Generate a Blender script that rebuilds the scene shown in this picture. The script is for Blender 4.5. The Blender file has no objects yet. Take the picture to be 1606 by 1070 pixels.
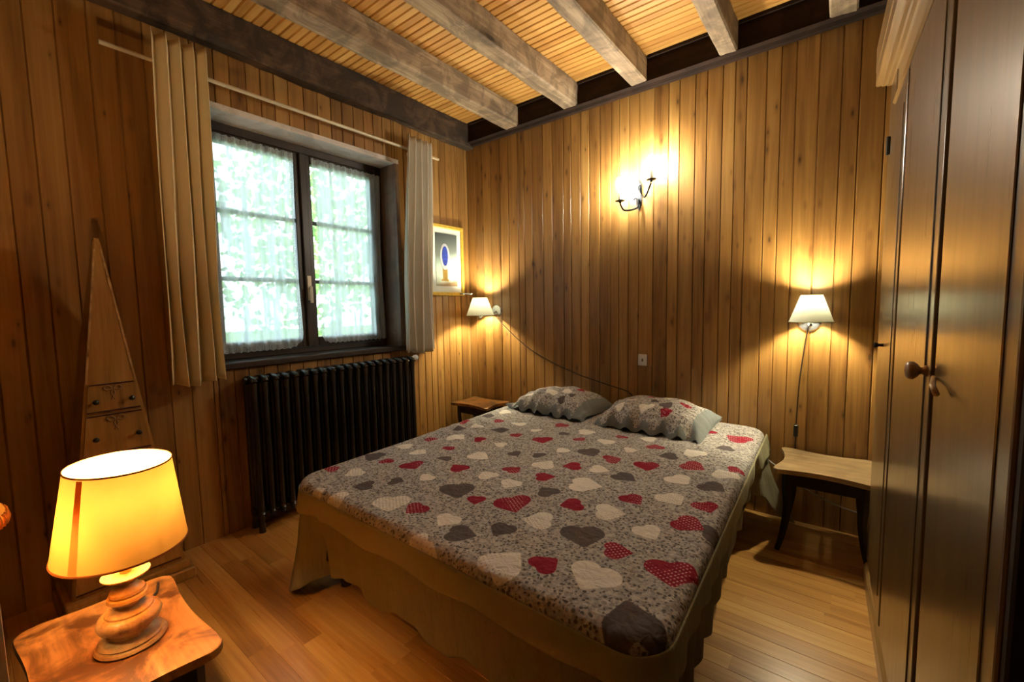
import bpy, bmesh, math, random
import numpy as np
from mathutils import Vector, Matrix, noise
PI = math.pi
rnd = random.Random(7)
S = bpy.context.scene
COL = S.collection

# ---------------------------------------------------------------- camera, world, exposure
def cam_setup():
    cd = bpy.data.cameras.new('camera'); cam = bpy.data.objects.new('camera', cd); COL.objects.link(cam)
    a, b, c = 0.6612, 1.4903, -0.0168
    M = Matrix.Rotation(a, 4, 'Z') @ Matrix.Rotation(b, 4, 'X') @ Matrix.Rotation(c, 4, 'Z')
    cam.matrix_world = Matrix.Translation((0, 0, 1.2)) @ M
    cd.sensor_width = 36; cd.lens = 670.6 * 36 / 1606; cd.clip_start = 0.02
    S.camera = cam
cam_setup()
w = bpy.data.worlds.new('world'); S.world = w; w.use_nodes = True
nt = w.node_tree; nt.nodes.clear()
wo = nt.nodes.new('ShaderNodeOutputWorld'); bg = nt.nodes.new('ShaderNodeBackground')
sky = nt.nodes.new('ShaderNodeTexSky'); sky.sky_type = 'HOSEK_WILKIE'; sky.turbidity = 4; sky.ground_albedo = .4
sky.sun_direction = Vector((.35, .55, .75)).normalized()
mx = nt.nodes.new('ShaderNodeMix'); mx.data_type = 'RGBA'; mx.inputs[0].default_value = .7
nt.links.new(sky.outputs[0], mx.inputs[6]); mx.inputs[7].default_value = (.74, .93, 1, 1)
nt.links.new(mx.outputs[2], bg.inputs[0]); bg.inputs[1].default_value = 5.0
nt.links.new(bg.outputs[0], wo.inputs[0])
vs = S.view_settings; vs.view_transform = 'Standard'; vs.look = 'None'; vs.exposure = 0.75; vs.gamma = 1; vs.use_curve_mapping = False
sd = bpy.data.lights.new('sun', 'SUN'); sd.energy = 4; sd.angle = .03; sd.color = (1, .96, .88)
so = bpy.data.objects.new('sun', sd); COL.objects.link(so)
so.rotation_euler = Vector((.35, .55, .75)).to_track_quat('Z', 'Y').to_euler()

XL, YB, ZC = -2.58, 2.73, 2.70      # left wall, back wall, ceiling
XR, YN = 0.80, -1.30                # right wall, wall behind the camera

# ---------------------------------------------------------------- materials
MATS = {}
def newmat(name):
    m = bpy.data.materials.new(name); m.use_nodes = True
    nt = m.node_tree; nt.nodes.clear(); MATS[name] = m
    out = nt.nodes.new('ShaderNodeOutputMaterial')
    return m, nt, out
class N:
    def __init__(s, nt): s.nt = nt
    def __call__(s, t, **kw):
        n = s.nt.nodes.new(t)
        for k, v in kw.items(): setattr(n, k, v)
        return n
    def link(s, a, b): s.nt.links.new(a, b)
    def val(s, x, sock):
        if hasattr(x, 'links') or hasattr(x, 'is_linked'): s.nt.links.new(x, sock)
        else: sock.default_value = x
    def math(s, op, a, b=0, c=0, clamp=False):
        n = s('ShaderNodeMath', operation=op, use_clamp=clamp); s.val(a, n.inputs[0]); s.val(b, n.inputs[1]); s.val(c, n.inputs[2]); return n.outputs[0]
    def mix(s, f, a, b, mode='MIX'):
        n = s('ShaderNodeMix', data_type='RGBA', blend_type=mode); s.val(f, n.inputs[0]); s.col(a, n.inputs[6]); s.col(b, n.inputs[7]); return n.outputs[2]
    def col(s, x, sock):
        if isinstance(x, tuple): sock.default_value = (x[0], x[1], x[2], 1)
        else: s.link(x, sock)
    def ramp(s, f, stops, interp='LINEAR'):
        n = s('ShaderNodeValToRGB'); n.color_ramp.interpolation = interp; s.link(f, n.inputs[0])
        e = n.color_ramp.elements
        while len(e) < len(stops): e.new(.5)
        for el, (p, c) in zip(e, stops):
            el.position = p; el.color = (c, c, c, 1) if not isinstance(c, tuple) else (c[0], c[1], c[2], 1)
        return n.outputs[0]
    def sstep(s, x, a, b):
        n = s('ShaderNodeMapRange', interpolation_type='SMOOTHSTEP'); s.val(x, n.inputs[0]); n.inputs[1].default_value = a; n.inputs[2].default_value = b; return n.outputs[0]
    def vec(s, sc, rot=(0,0,0), src='Object', add=None):
        tc = s('ShaderNodeTexCoord'); v = tc.outputs[src]
        if add is not None:
            ad = s('ShaderNodeVectorMath', operation='ADD'); s.link(v, ad.inputs[0]); s.link(add, ad.inputs[1]); v = ad.outputs[0]
        mp = s('ShaderNodeMapping'); s.link(v, mp.inputs[0]); mp.inputs['Scale'].default_value = sc; mp.inputs['Rotation'].default_value = rot
        return mp.outputs[0]
    def noise(s, v, scale, detail=4, rough=.55, dist=0):
        n = s('ShaderNodeTexNoise'); s.link(v, n.inputs['Vector']); n.inputs['Scale'].default_value = scale; n.inputs['Detail'].default_value = detail
        n.inputs['Roughness'].default_value = rough; n.inputs['Distortion'].default_value = dist; return n.outputs[0]
    def voro(s, v, scale, feature='F1', out='Distance', rndm=1):
        n = s('ShaderNodeTexVoronoi', feature=feature); s.link(v, n.inputs['Vector']); n.inputs['Scale'].default_value = scale; n.inputs['Randomness'].default_value = rndm
        return n.outputs[out]
    def bump(s, h, strength, dist=.01, nrm=None):
        n = s('ShaderNodeBump'); n.inputs['Strength'].default_value = strength; n.inputs['Distance'].default_value = dist; s.link(h, n.inputs['Height'])
        if nrm: s.link(nrm, n.inputs['Normal'])
        return n.outputs[0]
    def bsdf(s, out, col, rough=.5, metal=0, nrm=None, **kw):
        p = s('ShaderNodeBsdfPrincipled'); s.col(col, p.inputs['Base Color']); s.val(rough, p.inputs['Roughness']); s.val(metal, p.inputs['Metallic'])
        if nrm: s.link(nrm, p.inputs['Normal'])
        for k, v in kw.items(): s.val(v, p.inputs[k])
        if out: s.link(p.outputs[0], out.inputs[0])
        return p
def lin(r, g, b):
    f = lambda c: (c/255/12.92) if c/255 <= .04045 else ((c/255+.055)/1.055)**2.4
    return (f(r), f(g), f(b))
def plain(name, c, rough=.5, metal=0, nz=.12, scale=12, coat=0, bump=0):
    m, nt, out = newmat(name); n = N(nt)
    v = n.vec((1, 1, 1)); f = n.noise(v, scale, 5)
    dark = tuple(x*(1-nz*2) for x in c); lite = tuple(min(1, x*(1+nz)) for x in c)
    col = n.mix(n.ramp(f, [(.3, 0.), (.7, 1.)]), dark, lite)
    nr = n.bump(f, bump, .004) if bump else None
    n.bsdf(out, col, rough, metal, nr, **{'Coat Weight': coat, 'Coat Roughness': .15})
    return m
def wood(name, dark, mid, lite, axis='Z', knots=.8, rough=.4, coat=.25, grain=1, rv=.35, gs=1., knotscale=1., spec=.5, coatr=.25, wear=0, bump=.15, aniso=0):
    """board wood: axis is the grain direction in object space; uses the board_random face attribute"""
    m, nt, out = newmat(name); n = N(nt)
    at = n('ShaderNodeAttribute', attribute_name='board_random'); r = at.outputs['Fac']
    cb = n('ShaderNodeCombineXYZ'); o7 = n.math('MULTIPLY', r, 37.3); o3 = n.math('MULTIPLY', r, 91.7)
    for i in range(3): n.link(o7 if i != 1 else o3, cb.inputs[i])
    def sc(al, ac): return {'X': (al, ac, ac), 'Y': (ac, al, ac), 'Z': (ac, ac, al)}[axis]
    v1 = n.vec(sc(.9*gs, 14*gs), add=cb.outputs[0]); v2 = n.vec(sc(2.5*gs, 90*gs), add=cb.outputs[0]); v3 = n.vec(sc(2.6*knotscale, 7.5*knotscale), add=cb.outputs[0])
    vo = n('ShaderNodeTexVoronoi', feature='F1'); n.link(v3, vo.inputs['Vector']); vo.inputs['Scale'].default_value = 1.
    kd = n.math('ADD', vo.outputs['Distance'], n.math('MULTIPLY', n.math('SUBTRACT', n.noise(v2, .5, 2), .5), .06))
    sep = n('ShaderNodeSeparateColor'); n.link(vo.outputs['Color'], sep.inputs[0])
    has = n.math('GREATER_THAN', sep.outputs[0], 1-knots*.62)
    rad = n.math('MULTIPLY_ADD', sep.outputs[1], .07, .05)
    kr = n.math('DIVIDE', kd, rad)
    knot = n.math('MULTIPLY', n.math('SUBTRACT', 1, n.sstep(kr, .55, 1.25)), has)
    ring = n.math('MULTIPLY', n.math('SUBTRACT', 1, n.sstep(kr, 1., 3.2)), has)
    g1 = n.noise(v1, 1, 5, .6, 1.2); g2 = n.noise(v2, 1, 3, .5, .3)
    f = n.math('ADD', n.math('MULTIPLY', g1, .62), n.math('MULTIPLY', g2, .38*grain))
    f = n.math('SUBTRACT', f, n.math('MULTIPLY', ring, .12))
    f = n.math('ADD', f, n.math('MULTIPLY', n.math('SUBTRACT', r, .5), rv))
    col = n.ramp(f, [(.22, dark), (.5, mid), (.78, lite)])
    col = n.mix(n.math('MULTIPLY', knot, .85), col, tuple(x*.28 for x in dark))
    if wear:
        vw = n.vec((1, 1, 1)); wn = n.noise(vw, 6, 6, .65, .8)
        col = n.mix(n.math('MULTIPLY', n.ramp(wn, [(.42, 0.), (.56, 1.)]), wear), col, tuple(x*.35 for x in dark))
    rr = n.math('ADD', n.math('MULTIPLY', g2, .15), rough-.07)
    nr = n.bump(f, bump, .003)
    n.bsdf(out, col, rr, 0, nr, **{'Coat Weight': coat, 'Coat Roughness': coatr, 'Specular IOR Level': spec})
    return m

wood('panel_pine', lin(104, 68, 30), lin(156, 114, 58), lin(186, 148, 86), 'Z', knots=1.25, rough=.36, coat=.35, rv=.22, coatr=.4, grain=.7, knotscale=2.3)
wood('ceiling_pine', lin(160, 110, 50), lin(196, 148, 78), lin(216, 174, 104), 'X', knots=.3, rough=.45, coat=.15, rv=.25)
wood('floor_oak', lin(134, 88, 38), lin(180, 130, 64), lin(206, 162, 92), 'X', knots=.08, rough=.3, coat=.3, rv=.3, coatr=.22)
wood('beam_oak', lin(84, 68, 54), lin(150, 130, 106), lin(204, 186, 156), 'Y', knots=.9, rough=.7, coat=0, rv=.2, gs=.8, wear=.5, bump=.5)
wood('dark_beam', lin(26, 16, 12), lin(42, 27, 20), lin(62, 42, 30), 'X', knots=.4, rough=.75, coat=0, spec=.2, rv=.2, wear=.4, bump=.3)
wood('old_beam', lin(40, 30, 22), lin(76, 58, 42), lin(110, 88, 64), 'Y', knots=.5, rough=.75, coat=0, rv=.2, wear=.7, bump=.4)
wood('window_wood', lin(22, 14, 10), lin(44, 30, 22), lin(66, 48, 36), 'Z', knots=.1, rough=.45, coat=.15, rv=.1)
wood('soffit_wood_daylit', lin(176, 168, 160), lin(214, 206, 198), lin(232, 226, 220), 'Y', knots=.1, rough=.5, coat=.1, rv=.1, wear=.3)  # soffit boards paled, daylight from the window put into their colour
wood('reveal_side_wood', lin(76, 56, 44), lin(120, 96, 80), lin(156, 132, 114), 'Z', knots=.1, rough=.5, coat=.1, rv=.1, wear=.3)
wood('wardrobe_wood', lin(58, 40, 20), lin(96, 72, 40), lin(130, 102, 62), 'Z', knots=.15, rough=.3, coat=.7, rv=.15, gs=1.3, coatr=.22, bump=.08)
wood('wardrobe_trim_wood', lin(90, 66, 34), lin(136, 104, 60), lin(168, 134, 84), 'X', knots=.05, rough=.35, coat=.4, rv=.1, gs=1.3, coatr=.2)
wood('stool_wood_lamplit', lin(110, 84, 52), lin(168, 140, 100), lin(204, 180, 140), 'X', knots=0, rough=.35, coat=.4, rv=.1, wear=.3)  # paler copy of the table wood, wall lamp's light mixed into its colour
wood('lamp_table_wood', lin(96, 56, 24), lin(150, 98, 46), lin(184, 130, 70), 'X', knots=0, rough=.33, coat=.45, rv=.1, wear=.9)
wood('dark_wood', lin(16, 10, 7), lin(28, 18, 12), lin(44, 28, 20), 'Z', knots=0, rough=.6, coat=.06, spec=.25, rv=.1)
wood('chest_wood', lin(110, 78, 34), lin(160, 120, 60), lin(186, 146, 82), 'Z', knots=.05, rough=.4, coat=.25, rv=.15)
plain('chest_stripe', lin(70, 30, 20), .5)
plain('chest_bow', lin(150, 120, 80), .55)
plain('groove_dark', lin(34, 18, 9), .7)
plain('plaster', lin(170, 150, 120), .9)
plain('iron_dark', lin(26, 20, 18), .4, .3, .2, 30, coat=.5)
plain('wrought_iron', lin(34, 36, 40), .4, .8)
plain('chrome', lin(190, 195, 205), .2, .95, .03)
plain('pale_metal', lin(200, 190, 170), .35, .4, .05)
plain('brass', lin(190, 150, 80), .3, .9, .05)
plain('white_plastic', lin(225, 226, 224), .35, 0, .02)
plain('black_plastic', lin(18, 17, 17), .4, 0, .05)
plain('white_cord', lin(190, 186, 176), .5, 0, .02)
plain('brown_cord', lin(40, 26, 16), .5, 0, .02)
plain('rod_paint', lin(205, 190, 160), .35, .1, .05)
plain('wax_sleeve', lin(240, 232, 210), .5, 0, .02)
plain('sheet_dark', lin(60, 54, 48), .9)
plain('trim_gold', lin(170, 96, 28), .6)
plain('knob_wood', lin(176, 138, 88), .35, 0, .1, 25, coat=.4)
plain('knob_dark', lin(26, 34, 26), .3, 0, .05, 25, coat=.4)
plain('frame_gold', lin(206, 174, 70), .4, .1, .12, 40)
plain('mat_board', lin(214, 224, 220), .8, 0, .02)
plain('grass_ground', lin(96, 130, 60), .9, 0, .4, 3)
plain('bark', lin(80, 64, 48), .9, 0, .3, 10)
def turned():
    m, nt, out = newmat('turned_wood'); n = N(nt); v = n.vec((1, 1, 1))
    f = n.noise(v, 22, 6, .65); col = n.ramp(f, [(.3, lin(110, 76, 40)), (.5, lin(176, 142, 92)), (.72, lin(206, 178, 128))])
    n.bsdf(out, col, .45, 0, n.bump(f, .25, .003), **{'Coat Weight': .2})
turned()
def leaf():
    m, nt, out = newmat('leaf'); n = N(nt); v = n.vec((1, 1, 1)); f = n.noise(v, 4, 3)
    col = n.ramp(f, [(.3, lin(70, 110, 50)), (.7, lin(170, 205, 120))])
    p = n.bsdf(None, col, .5); t = n('ShaderNodeBsdfTranslucent'); n.link(col, t.inputs[0]); a = n('ShaderNodeMixShader'); a.inputs[0].default_value = .4
    n.link(p.outputs[0], a.inputs[1]); n.link(t.outputs[0], a.inputs[2]); n.link(a.outputs[0], out.inputs[0])
leaf()
def glass():
    m, nt, out = newmat('window_glass'); n = N(nt)
    g = n('ShaderNodeBsdfGlossy'); g.inputs['Roughness'].default_value = .02; t = n('ShaderNodeBsdfTransparent'); fr = n('ShaderNodeFresnel'); fr.inputs[0].default_value = 1.45
    a = n('ShaderNodeMixShader'); n.link(fr.outputs[0], a.inputs[0]); n.link(t.outputs[0], a.inputs[1]); n.link(g.outputs[0], a.inputs[2]); n.link(a.outputs[0], out.inputs[0])
glass()
def lace():
    m, nt, out = newmat('lace'); n = N(nt)
    at = n('ShaderNodeAttribute', attribute_name='edge_distance'); e = at.outputs['Fac']
    v = n.vec((1, 1, 1)); wv = n.vec((1, 1, .12)); fold = n.noise(wv, 28, 2)
    holes = n.voro(v, 110, 'F1', 'Distance', .3); hole = n.math('GREATER_THAN', holes, .42)
    hem = n.math('LESS_THAN', e, .028)
    thin = n.math('ADD', n.math('MULTIPLY', n.math('SUBTRACT', fold, .5), 1.1), .80, clamp=True)
    border = n.math('SUBTRACT', .97, n.math('MULTIPLY', hole, .35))
    op = n.mix(hem, thin, border)
    d = n('ShaderNodeBsdfDiffuse'); d.inputs[0].default_value = (.86, .93, .96, 1)
    t = n('ShaderNodeBsdfTranslucent'); t.inputs[0].default_value = (.84, .93, .97, 1)
    a = n('ShaderNodeMixShader'); a.inputs[0].default_value = .6; n.link(d.outputs[0], a.inputs[1]); n.link(t.outputs[0], a.inputs[2])
    tr = n('ShaderNodeBsdfTransparent'); b = n('ShaderNodeMixShader'); n.link(op, b.inputs[0]); n.link(tr.outputs[0], b.inputs[1]); n.link(a.outputs[0], b.inputs[2]); n.link(b.outputs[0], out.inputs[0])
lace()
def cloth(name, c1, c2, scale=300, transl=0, bumpn=0, rough=.9, quilt=0):
    m, nt, out = newmat(name); n = N(nt); v = n.vec((1, 1, 1))
    f = n.noise(v, scale, 2); g = n.noise(v, 5, 3); col = n.mix(f, c1, c2)
    col = n.mix(n.math('MULTIPLY', g, .25), col, tuple(x*.6 for x in c1))
    h = f; nr = n.bump(f, .3, .002)
    if quilt:
        q = n.noise(n.vec((1, 1, .25)), 42, 2, .5, .6); nr = n.bump(q, quilt, .012, nr)
    p = n.bsdf(None, col, rough, 0, nr, **{'Specular IOR Level': .15})
    if transl:
        t = n('ShaderNodeBsdfTranslucent'); n.link(col, t.inputs[0]); a = n('ShaderNodeMixShader'); a.inputs[0].default_value = transl
        n.link(p.outputs[0], a.inputs[1]); n.link(t.outputs[0], a.inputs[2]); n.link(a.outputs[0], out.inputs[0])
    else: n.link(p.outputs[0], out.inputs[0])
cloth('linen', lin(246, 226, 180), lin(254, 242, 208), 400, .15)  # left drape: table lamp's yellow light put into the linen colour
cloth('linen_unlit', lin(214, 206, 190), lin(236, 230, 216), 400, .2)  # right drape: same linen without the lamplight tint
cloth('sage_cloth', lin(138, 134, 104), lin(166, 162, 132), 350, 0, quilt=.5)
cloth('khaki_cloth', lin(108, 102, 80), lin(136, 130, 104), 350, 0, quilt=.7)
cloth('mattress_cloth', lin(150, 145, 135), lin(170, 165, 155), 200)
def shade(name, c, transl=.7, glow=0, nzs=9):
    m, nt, out = newmat(name); n = N(nt); v = n.vec((1, 1, 1)); f = n.noise(v, nzs, 4)
    col = n.mix(n.ramp(f, [(.3, 0.), (.7, 1.)]), tuple(x*.82 for x in c), c)
    d = n('ShaderNodeBsdfDiffuse'); n.link(col, d.inputs[0]); t = n('ShaderNodeBsdfTranslucent'); n.link(col, t.inputs[0])
    a = n('ShaderNodeMixShader'); a.inputs[0].default_value = transl; n.link(d.outputs[0], a.inputs[1]); n.link(t.outputs[0], a.inputs[2]); n.link(a.outputs[0], out.inputs[0])
shade('amber_shade', lin(244, 184, 84), .035)
shade('amber_ribbon', lin(244, 156, 66), .045)
shade('ivory_shade', lin(236, 240, 214), .009, nzs=3)
def emis(name, c, s):
    m, nt, out = newmat(name); n = N(nt); e = n('ShaderNodeEmission'); e.inputs[0].default_value = (*c, 1); e.inputs[1].default_value = s; n.link(e.outputs[0], out.inputs[0])
emis('bulb_table', (1, .65, .32), 520)
emis('bulb_wall', (1, .89, .60), 2100)
emis('bulb_sconce', (1, .95, .78), 310)
emis('bulb_small', (1, .68, .3), 260)

def quilt_mat(name, hearts=True, base=(lin(186, 182, 178), lin(138, 133, 128))):
    m, nt, out = newmat(name); n = N(nt); v = n.vec((1, 1, 1))
    d = n.noise(v, 60, 3, .6); vd = n('ShaderNodeVectorMath', operation='ADD')
    nz = n('ShaderNodeTexNoise'); n.link(v, nz.inputs['Vector']); nz.inputs['Scale'].default_value = 70
    n.link(v, vd.inputs[0]); sc = n('ShaderNodeVectorMath', operation='SCALE'); n.link(nz.outputs['Color'], sc.inputs[0]); sc.inputs[3].default_value = .012; n.link(sc.outputs[0], vd.inputs[1])
    c1 = n.voro(vd.outputs[0], 84); c2 = n.voro(vd.outputs[0], 52)
    spots = n.math('SUBTRACT', 1, n.sstep(c1, .28, .42)); loops = n.math('MULTIPLY', n.sstep(c2, .3, .38), n.math('SUBTRACT', 1, n.sstep(c2, .46, .56)))
    col = n.mix(n.ramp(d, [(.35, 0.), (.65, 1.)]), base[1], base[0])
    col = n.mix(n.math('MULTIPLY', loops, .7), col, lin(196, 188, 176))
    col = n.mix(n.math('MULTIPLY', spots, .75), col, lin(46, 38, 38))
    def A(nm): return n('ShaderNodeAttribute', attribute_name=nm).outputs['Fac']
    vv = n.vec((1, 1, 1), (0, 0, .6))
    dots = n.math('SUBTRACT', 1, n.sstep(n.voro(vv, 85, 'F1', 'Distance', .12), .2, .3))
    H = {}
    for k in ('white', 'red', 'grey'): H[k] = n.sstep(A('heart_'+k), -.0015, .0015)
    whc = n.mix(n.math('MULTIPLY', dots, .55), lin(226, 220, 208), lin(120, 112, 104))
    rdc = n.mix(n.math('MULTIPLY', dots, .7), lin(140, 20, 44), lin(222, 176, 176))
    gyc = n.mix(n.noise(v, 90, 2), lin(78, 70, 70), lin(100, 92, 90))
    col = n.mix(H['grey'], col, gyc); col = n.mix(H['red'], col, rdc); col = n.mix(H['white'], col, whc)
    q = n.noise(v, 38, 2, .5, .4); q2 = n.noise(v, 7, 2)
    nr = n.bump(q, .7, .014); nr = n.bump(q2, .3, .03, nr)
    n.bsdf(out, col, .88, 0, nr, **{'Specular IOR Level': .2})
quilt_mat('quilt_print')

# ---------------------------------------------------------------- object helpers
def tag(o, label=None, cat=None, group=None, kind=None):
    if label: o['label'] = label
    if cat: o['category'] = cat
    if group: o['group'] = group
    if kind: o['kind'] = kind
    return o
def link(name, bm, mat, parent=None, smooth=False, angle=None):
    me = bpy.data.meshes.new(name); bmesh.ops.recalc_face_normals(bm, faces=bm.faces) if not getattr(bm, 'norecalc', False) else None
    bm.to_mesh(me); bm.free()
    mats = mat if isinstance(mat, (list, tuple)) else [mat]
    for m in mats: me.materials.append(MATS[m])
    if smooth: me.shade_smooth() if angle is None else (me.shade_smooth(), me.set_sharp_from_angle(angle=angle))
    if 'board_random' not in me.attributes:
        at = me.attributes.new('board_random', 'FLOAT', 'FACE'); at.data.foreach_set('value', [rnd.uniform(.38, .62)]*len(me.polygons))
    o = bpy.data.objects.new(name, me); COL.objects.link(o)
    if parent: o.parent = parent
    return o
def empty(name, loc=(0,0,0), rz=0, rot=None):
    o = bpy.data.objects.new(name, None); COL.objects.link(o); o.location = loc; o.rotation_euler = rot or (0, 0, rz); o.empty_display_size = .05
    return o
def copy_tree(o, parent=None):
    c = o.copy(); COL.objects.link(c); c.parent = parent
    for ch in [x for x in bpy.data.objects if x.parent == o]: copy_tree(ch, c)
    return c
def box(bm, x0, x1, y0, y1, z0, z1, bev=0, seg=1, M=None):
    r = bmesh.ops.create_cube(bm, size=1)['verts']
    for v in r:
        v.co = Vector(((x0+x1)/2+v.co.x*(x1-x0), (y0+y1)/2+v.co.y*(y1-y0), (z0+z1)/2+v.co.z*(z1-z0)))
    if bev:
        es = list({e for v in r for e in v.link_edges}); g = bmesh.ops.bevel(bm, geom=es, offset=bev, segments=seg, affect='EDGES', profile=.5)
        r = list({v for f in g['faces'] for v in f.verts} | {v for v in r if v.is_valid})
    if M is not None:
        for v in r: v.co = M @ v.co
    return r
def B(*a, **k):
    bm = bmesh.new(); box(bm, *a, **k); return bm
def lathe(bm, prof, n=32, c=(0,0,0), sx=1, sy=1, M=None, cap=True, closed=False):
    rings = []
    for r, z in prof:
        rings.append([bm.verts.new(Vector((c[0]+r*sx*math.cos(2*PI*i/n), c[1]+r*sy*math.sin(2*PI*i/n), c[2]+z))) for i in range(n)])
    pairs = list(zip(rings, rings[1:])) + ([(rings[-1], rings[0])] if closed else [])
    for a, b in pairs:
        for i in range(n): bm.faces.new((a[i], a[(i+1)%n], b[(i+1)%n], b[i]))
    if cap and not closed:
        for rg, rev in ((rings[0], True), (rings[-1], False)):
            if prof[0 if rev else -1][0] > 1e-5: bm.faces.new(rg[::-1] if rev else rg)
    vs_ = [v for rg in rings for v in rg]
    if M is not None:
        for v in vs_: v.co = M @ v.co
    return vs_
def tube(bm, pts, r, n=8, cap=True, flat=1.):
    pts = [Vector(p) for p in pts]; rs = r if isinstance(r, (list, tuple)) else [r]*len(pts)
    rings = []; up = Vector((0, 0, 1)); prev = None
    for i, p in enumerate(pts):
        t = (pts[min(i+1, len(pts)-1)] - pts[max(i-1, 0)]).normalized()
        if prev is None:
            a = t.cross(up)
            if a.length < .1: a = t.cross(Vector((1, 0, 0)))
        else: a = prev - t*prev.dot(t)
        a.normalize(); b = t.cross(a).normalized(); prev = a
        rings.append([bm.verts.new(p + (a*math.cos(2*PI*k/n) + b*math.sin(2*PI*k/n)*flat)*rs[i]) for k in range(n)])
    for a, b in zip(rings, rings[1:]):
        for k in range(n): bm.faces.new((a[k], a[(k+1)%n], b[(k+1)%n], b[k]))
    if cap: bm.faces.new(rings[0][::-1]); bm.faces.new(rings[-1])
    return bm
def spline(pts, n=8):
    P = [Vector(p) for p in pts]; P = [P[0]*2-P[1]] + P + [P[-1]*2-P[-2]]; out = []
    for i in range(1, len(P)-2):
        for k in range(n):
            t = k/n; a, b, c, d = P[i-1:i+3]
            out.append(.5*((2*b) + (c-a)*t + (2*a-5*b+4*c-d)*t*t + (3*b-3*c+d-a)*t**3))
    out.append(P[-2]); return out
def grid(fn, nu, nv, bm=None, keep=None):
    """fn(u,v) u,v in 0..1 -> point"""
    bm = bm or bmesh.new(); V = [[bm.verts.new(fn(i/nu, j/nv)) for j in range(nv+1)] for i in range(nu+1)]
    for i in range(nu):
        for j in range(nv):
            if keep is None or keep((i+.5)/nu, (j+.5)/nv): bm.faces.new((V[i][j], V[i+1][j], V[i+1][j+1], V[i][j+1]))
    if keep is not None:
        bmesh.ops.delete(bm, geom=[v for v in bm.verts if not v.link_faces], context='VERTS')
    return bm
def poly_prism(bm, pts, z0, z1, bev=0, seg=2):
    """pts: outline in xy, extruded along z"""
    a = [bm.verts.new((x, y, z0)) for x, y in pts]; b = [bm.verts.new((x, y, z1)) for x, y in pts]; n = len(pts)
    fs = [bm.faces.new(a[::-1]), bm.faces.new(b)]
    for i in range(n): fs.append(bm.faces.new((a[i], a[(i+1)%n], b[(i+1)%n], b[i])))
    if bev:
        es = [e for e in set(fs[0].edges) | set(fs[1].edges)]
        bmesh.ops.bevel(bm, geom=es, offset=bev, segments=seg, affect='EDGES', profile=.5)
def extrude_profile(bm, prof, x0, x1):
    """prof: closed (y,z) outline extruded along x"""
    a = [bm.verts.new((x0, y, z)) for y, z in prof]; b = [bm.verts.new((x1, y, z)) for y, z in prof]; n = len(prof)
    bm.faces.new(a); bm.faces.new(b[::-1])
    for i in range(n): bm.faces.new((a[i], b[i], b[(i+1)%n], a[(i+1)%n]))
def solid(o, t, offset=0):
    m = o.modifiers.new('thickness', 'SOLIDIFY'); m.thickness = t; m.offset = offset; return o

# ---------------------------------------------------------------- the room
def boards(name, P, segs, mat, groove=.006, ch=.004, gap=0):
    """P(u, d, z)->point; segs: list of (u0,u1,z0,z1); one mesh of boards with V joints"""
    me = bpy.data.meshes.new(name); V = []; F = []; R = []
    for (u0, u1, z0, z1) in segs:
        r = rnd.random()
        prof = [(u0, groove), (u0+ch, 0), (u1-ch, 0), (u1, groove)]
        i0 = len(V)
        for (u, d) in prof: V.append(P(u, d, z0)); V.append(P(u, d, z1))
        for k in range(3):
            a = i0+2*k; F.append((a, a+2, a+3, a+1)); R.append(r)
        if gap:                                   # board ends chamfered too
            pass
    me.from_pydata([tuple(v) for v in V], [], F); me.materials.append(MATS[mat])
    at = me.attributes.new('board_random', 'FLOAT', 'FACE'); at.data.foreach_set('value', R)
    o = bpy.data.objects.new(name, me); COL.objects.link(o); o['kind'] = 'structure'
    return o
def cuts(a, b, wmin, wmax, seed):
    r = random.Random(seed); out = []; x = a
    while x < b-.02:
        w_ = r.uniform(wmin, wmax); out.append((x, min(b, x+w_))); x += w_
    return out
# back wall: boards of uneven width, a couple of them butt-jointed
sg = []
for i, (a, b) in enumerate(cuts(XL, XR, .058, .098, 5)):
    if i in (19, 23): sg += [(a, b, 0, .80), (a, b, .80, ZC)]
    else: sg.append((a, b, 0, ZC))
boards('wall_back', lambda u, d, z: (u, YB+d, z), sg, 'panel_pine')
# left wall with the window opening
WY0, WY1, WZ0, WZ1 = .805, 1.985, .925, 2.235
sg = []
us = [c for c in cuts(YN, WY0, .075, .1, 9)]; us[-1] = (us[-1][0], WY0)
um = [c for c in cuts(WY0, WY1, .07, .09, 4)]; um[-1] = (um[-1][0], WY1)
ue = [c for c in cuts(WY1, YB, .06, .08, 6)]; ue[-1] = (ue[-1][0], YB)
for a, b in us + ue: sg.append((a, b, 0, ZC))
for a, b in um: sg += [(a, b, 0, WZ0), (a, b, WZ1, ZC)]
boards('wall_left', lambda u, d, z: (XL-d, u, z), sg, 'panel_pine')
boards('wall_right', lambda u, d, z: (XR+d, u, z), [(a, b, 0, ZC) for a, b in cuts(YN, YB, .07, .1, 2)], 'panel_pine')
DX0, DX1 = -.10, .35                                 # doorway behind the camera
sg = []
for a, b in cuts(XL, XR, .07, .1, 12): sg.append((a, b, 0, ZC))
boards('wall_near', lambda u, d, z: (u, YN-d, z), sg, 'panel_pine')
# floor: strips along x of random length
sg = []; r_ = random.Random(21); y = YN - 1.2; row = 0
me_segs = []
while y < YB:
    x = XL - r_.random()*.5
    while x < XR:
        L = r_.uniform(.35, .9); me_segs.append((y, min(YB, y+.072), max(XL, x), min(XR, x+L))); x += L
    y += .072
fl = boards('floor', lambda u, d, z: (z, u, -d), me_segs, 'floor_oak', groove=.0012, ch=.0012)
# ceiling: narrow beaded boards along x
boards('ceiling', lambda u, d, z: (z, u, ZC+d), [(a, b, XL, XR) for a, b in cuts(YN, YB, .043, .047, 30)], 'ceiling_pine', groove=.008, ch=.006)
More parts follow.
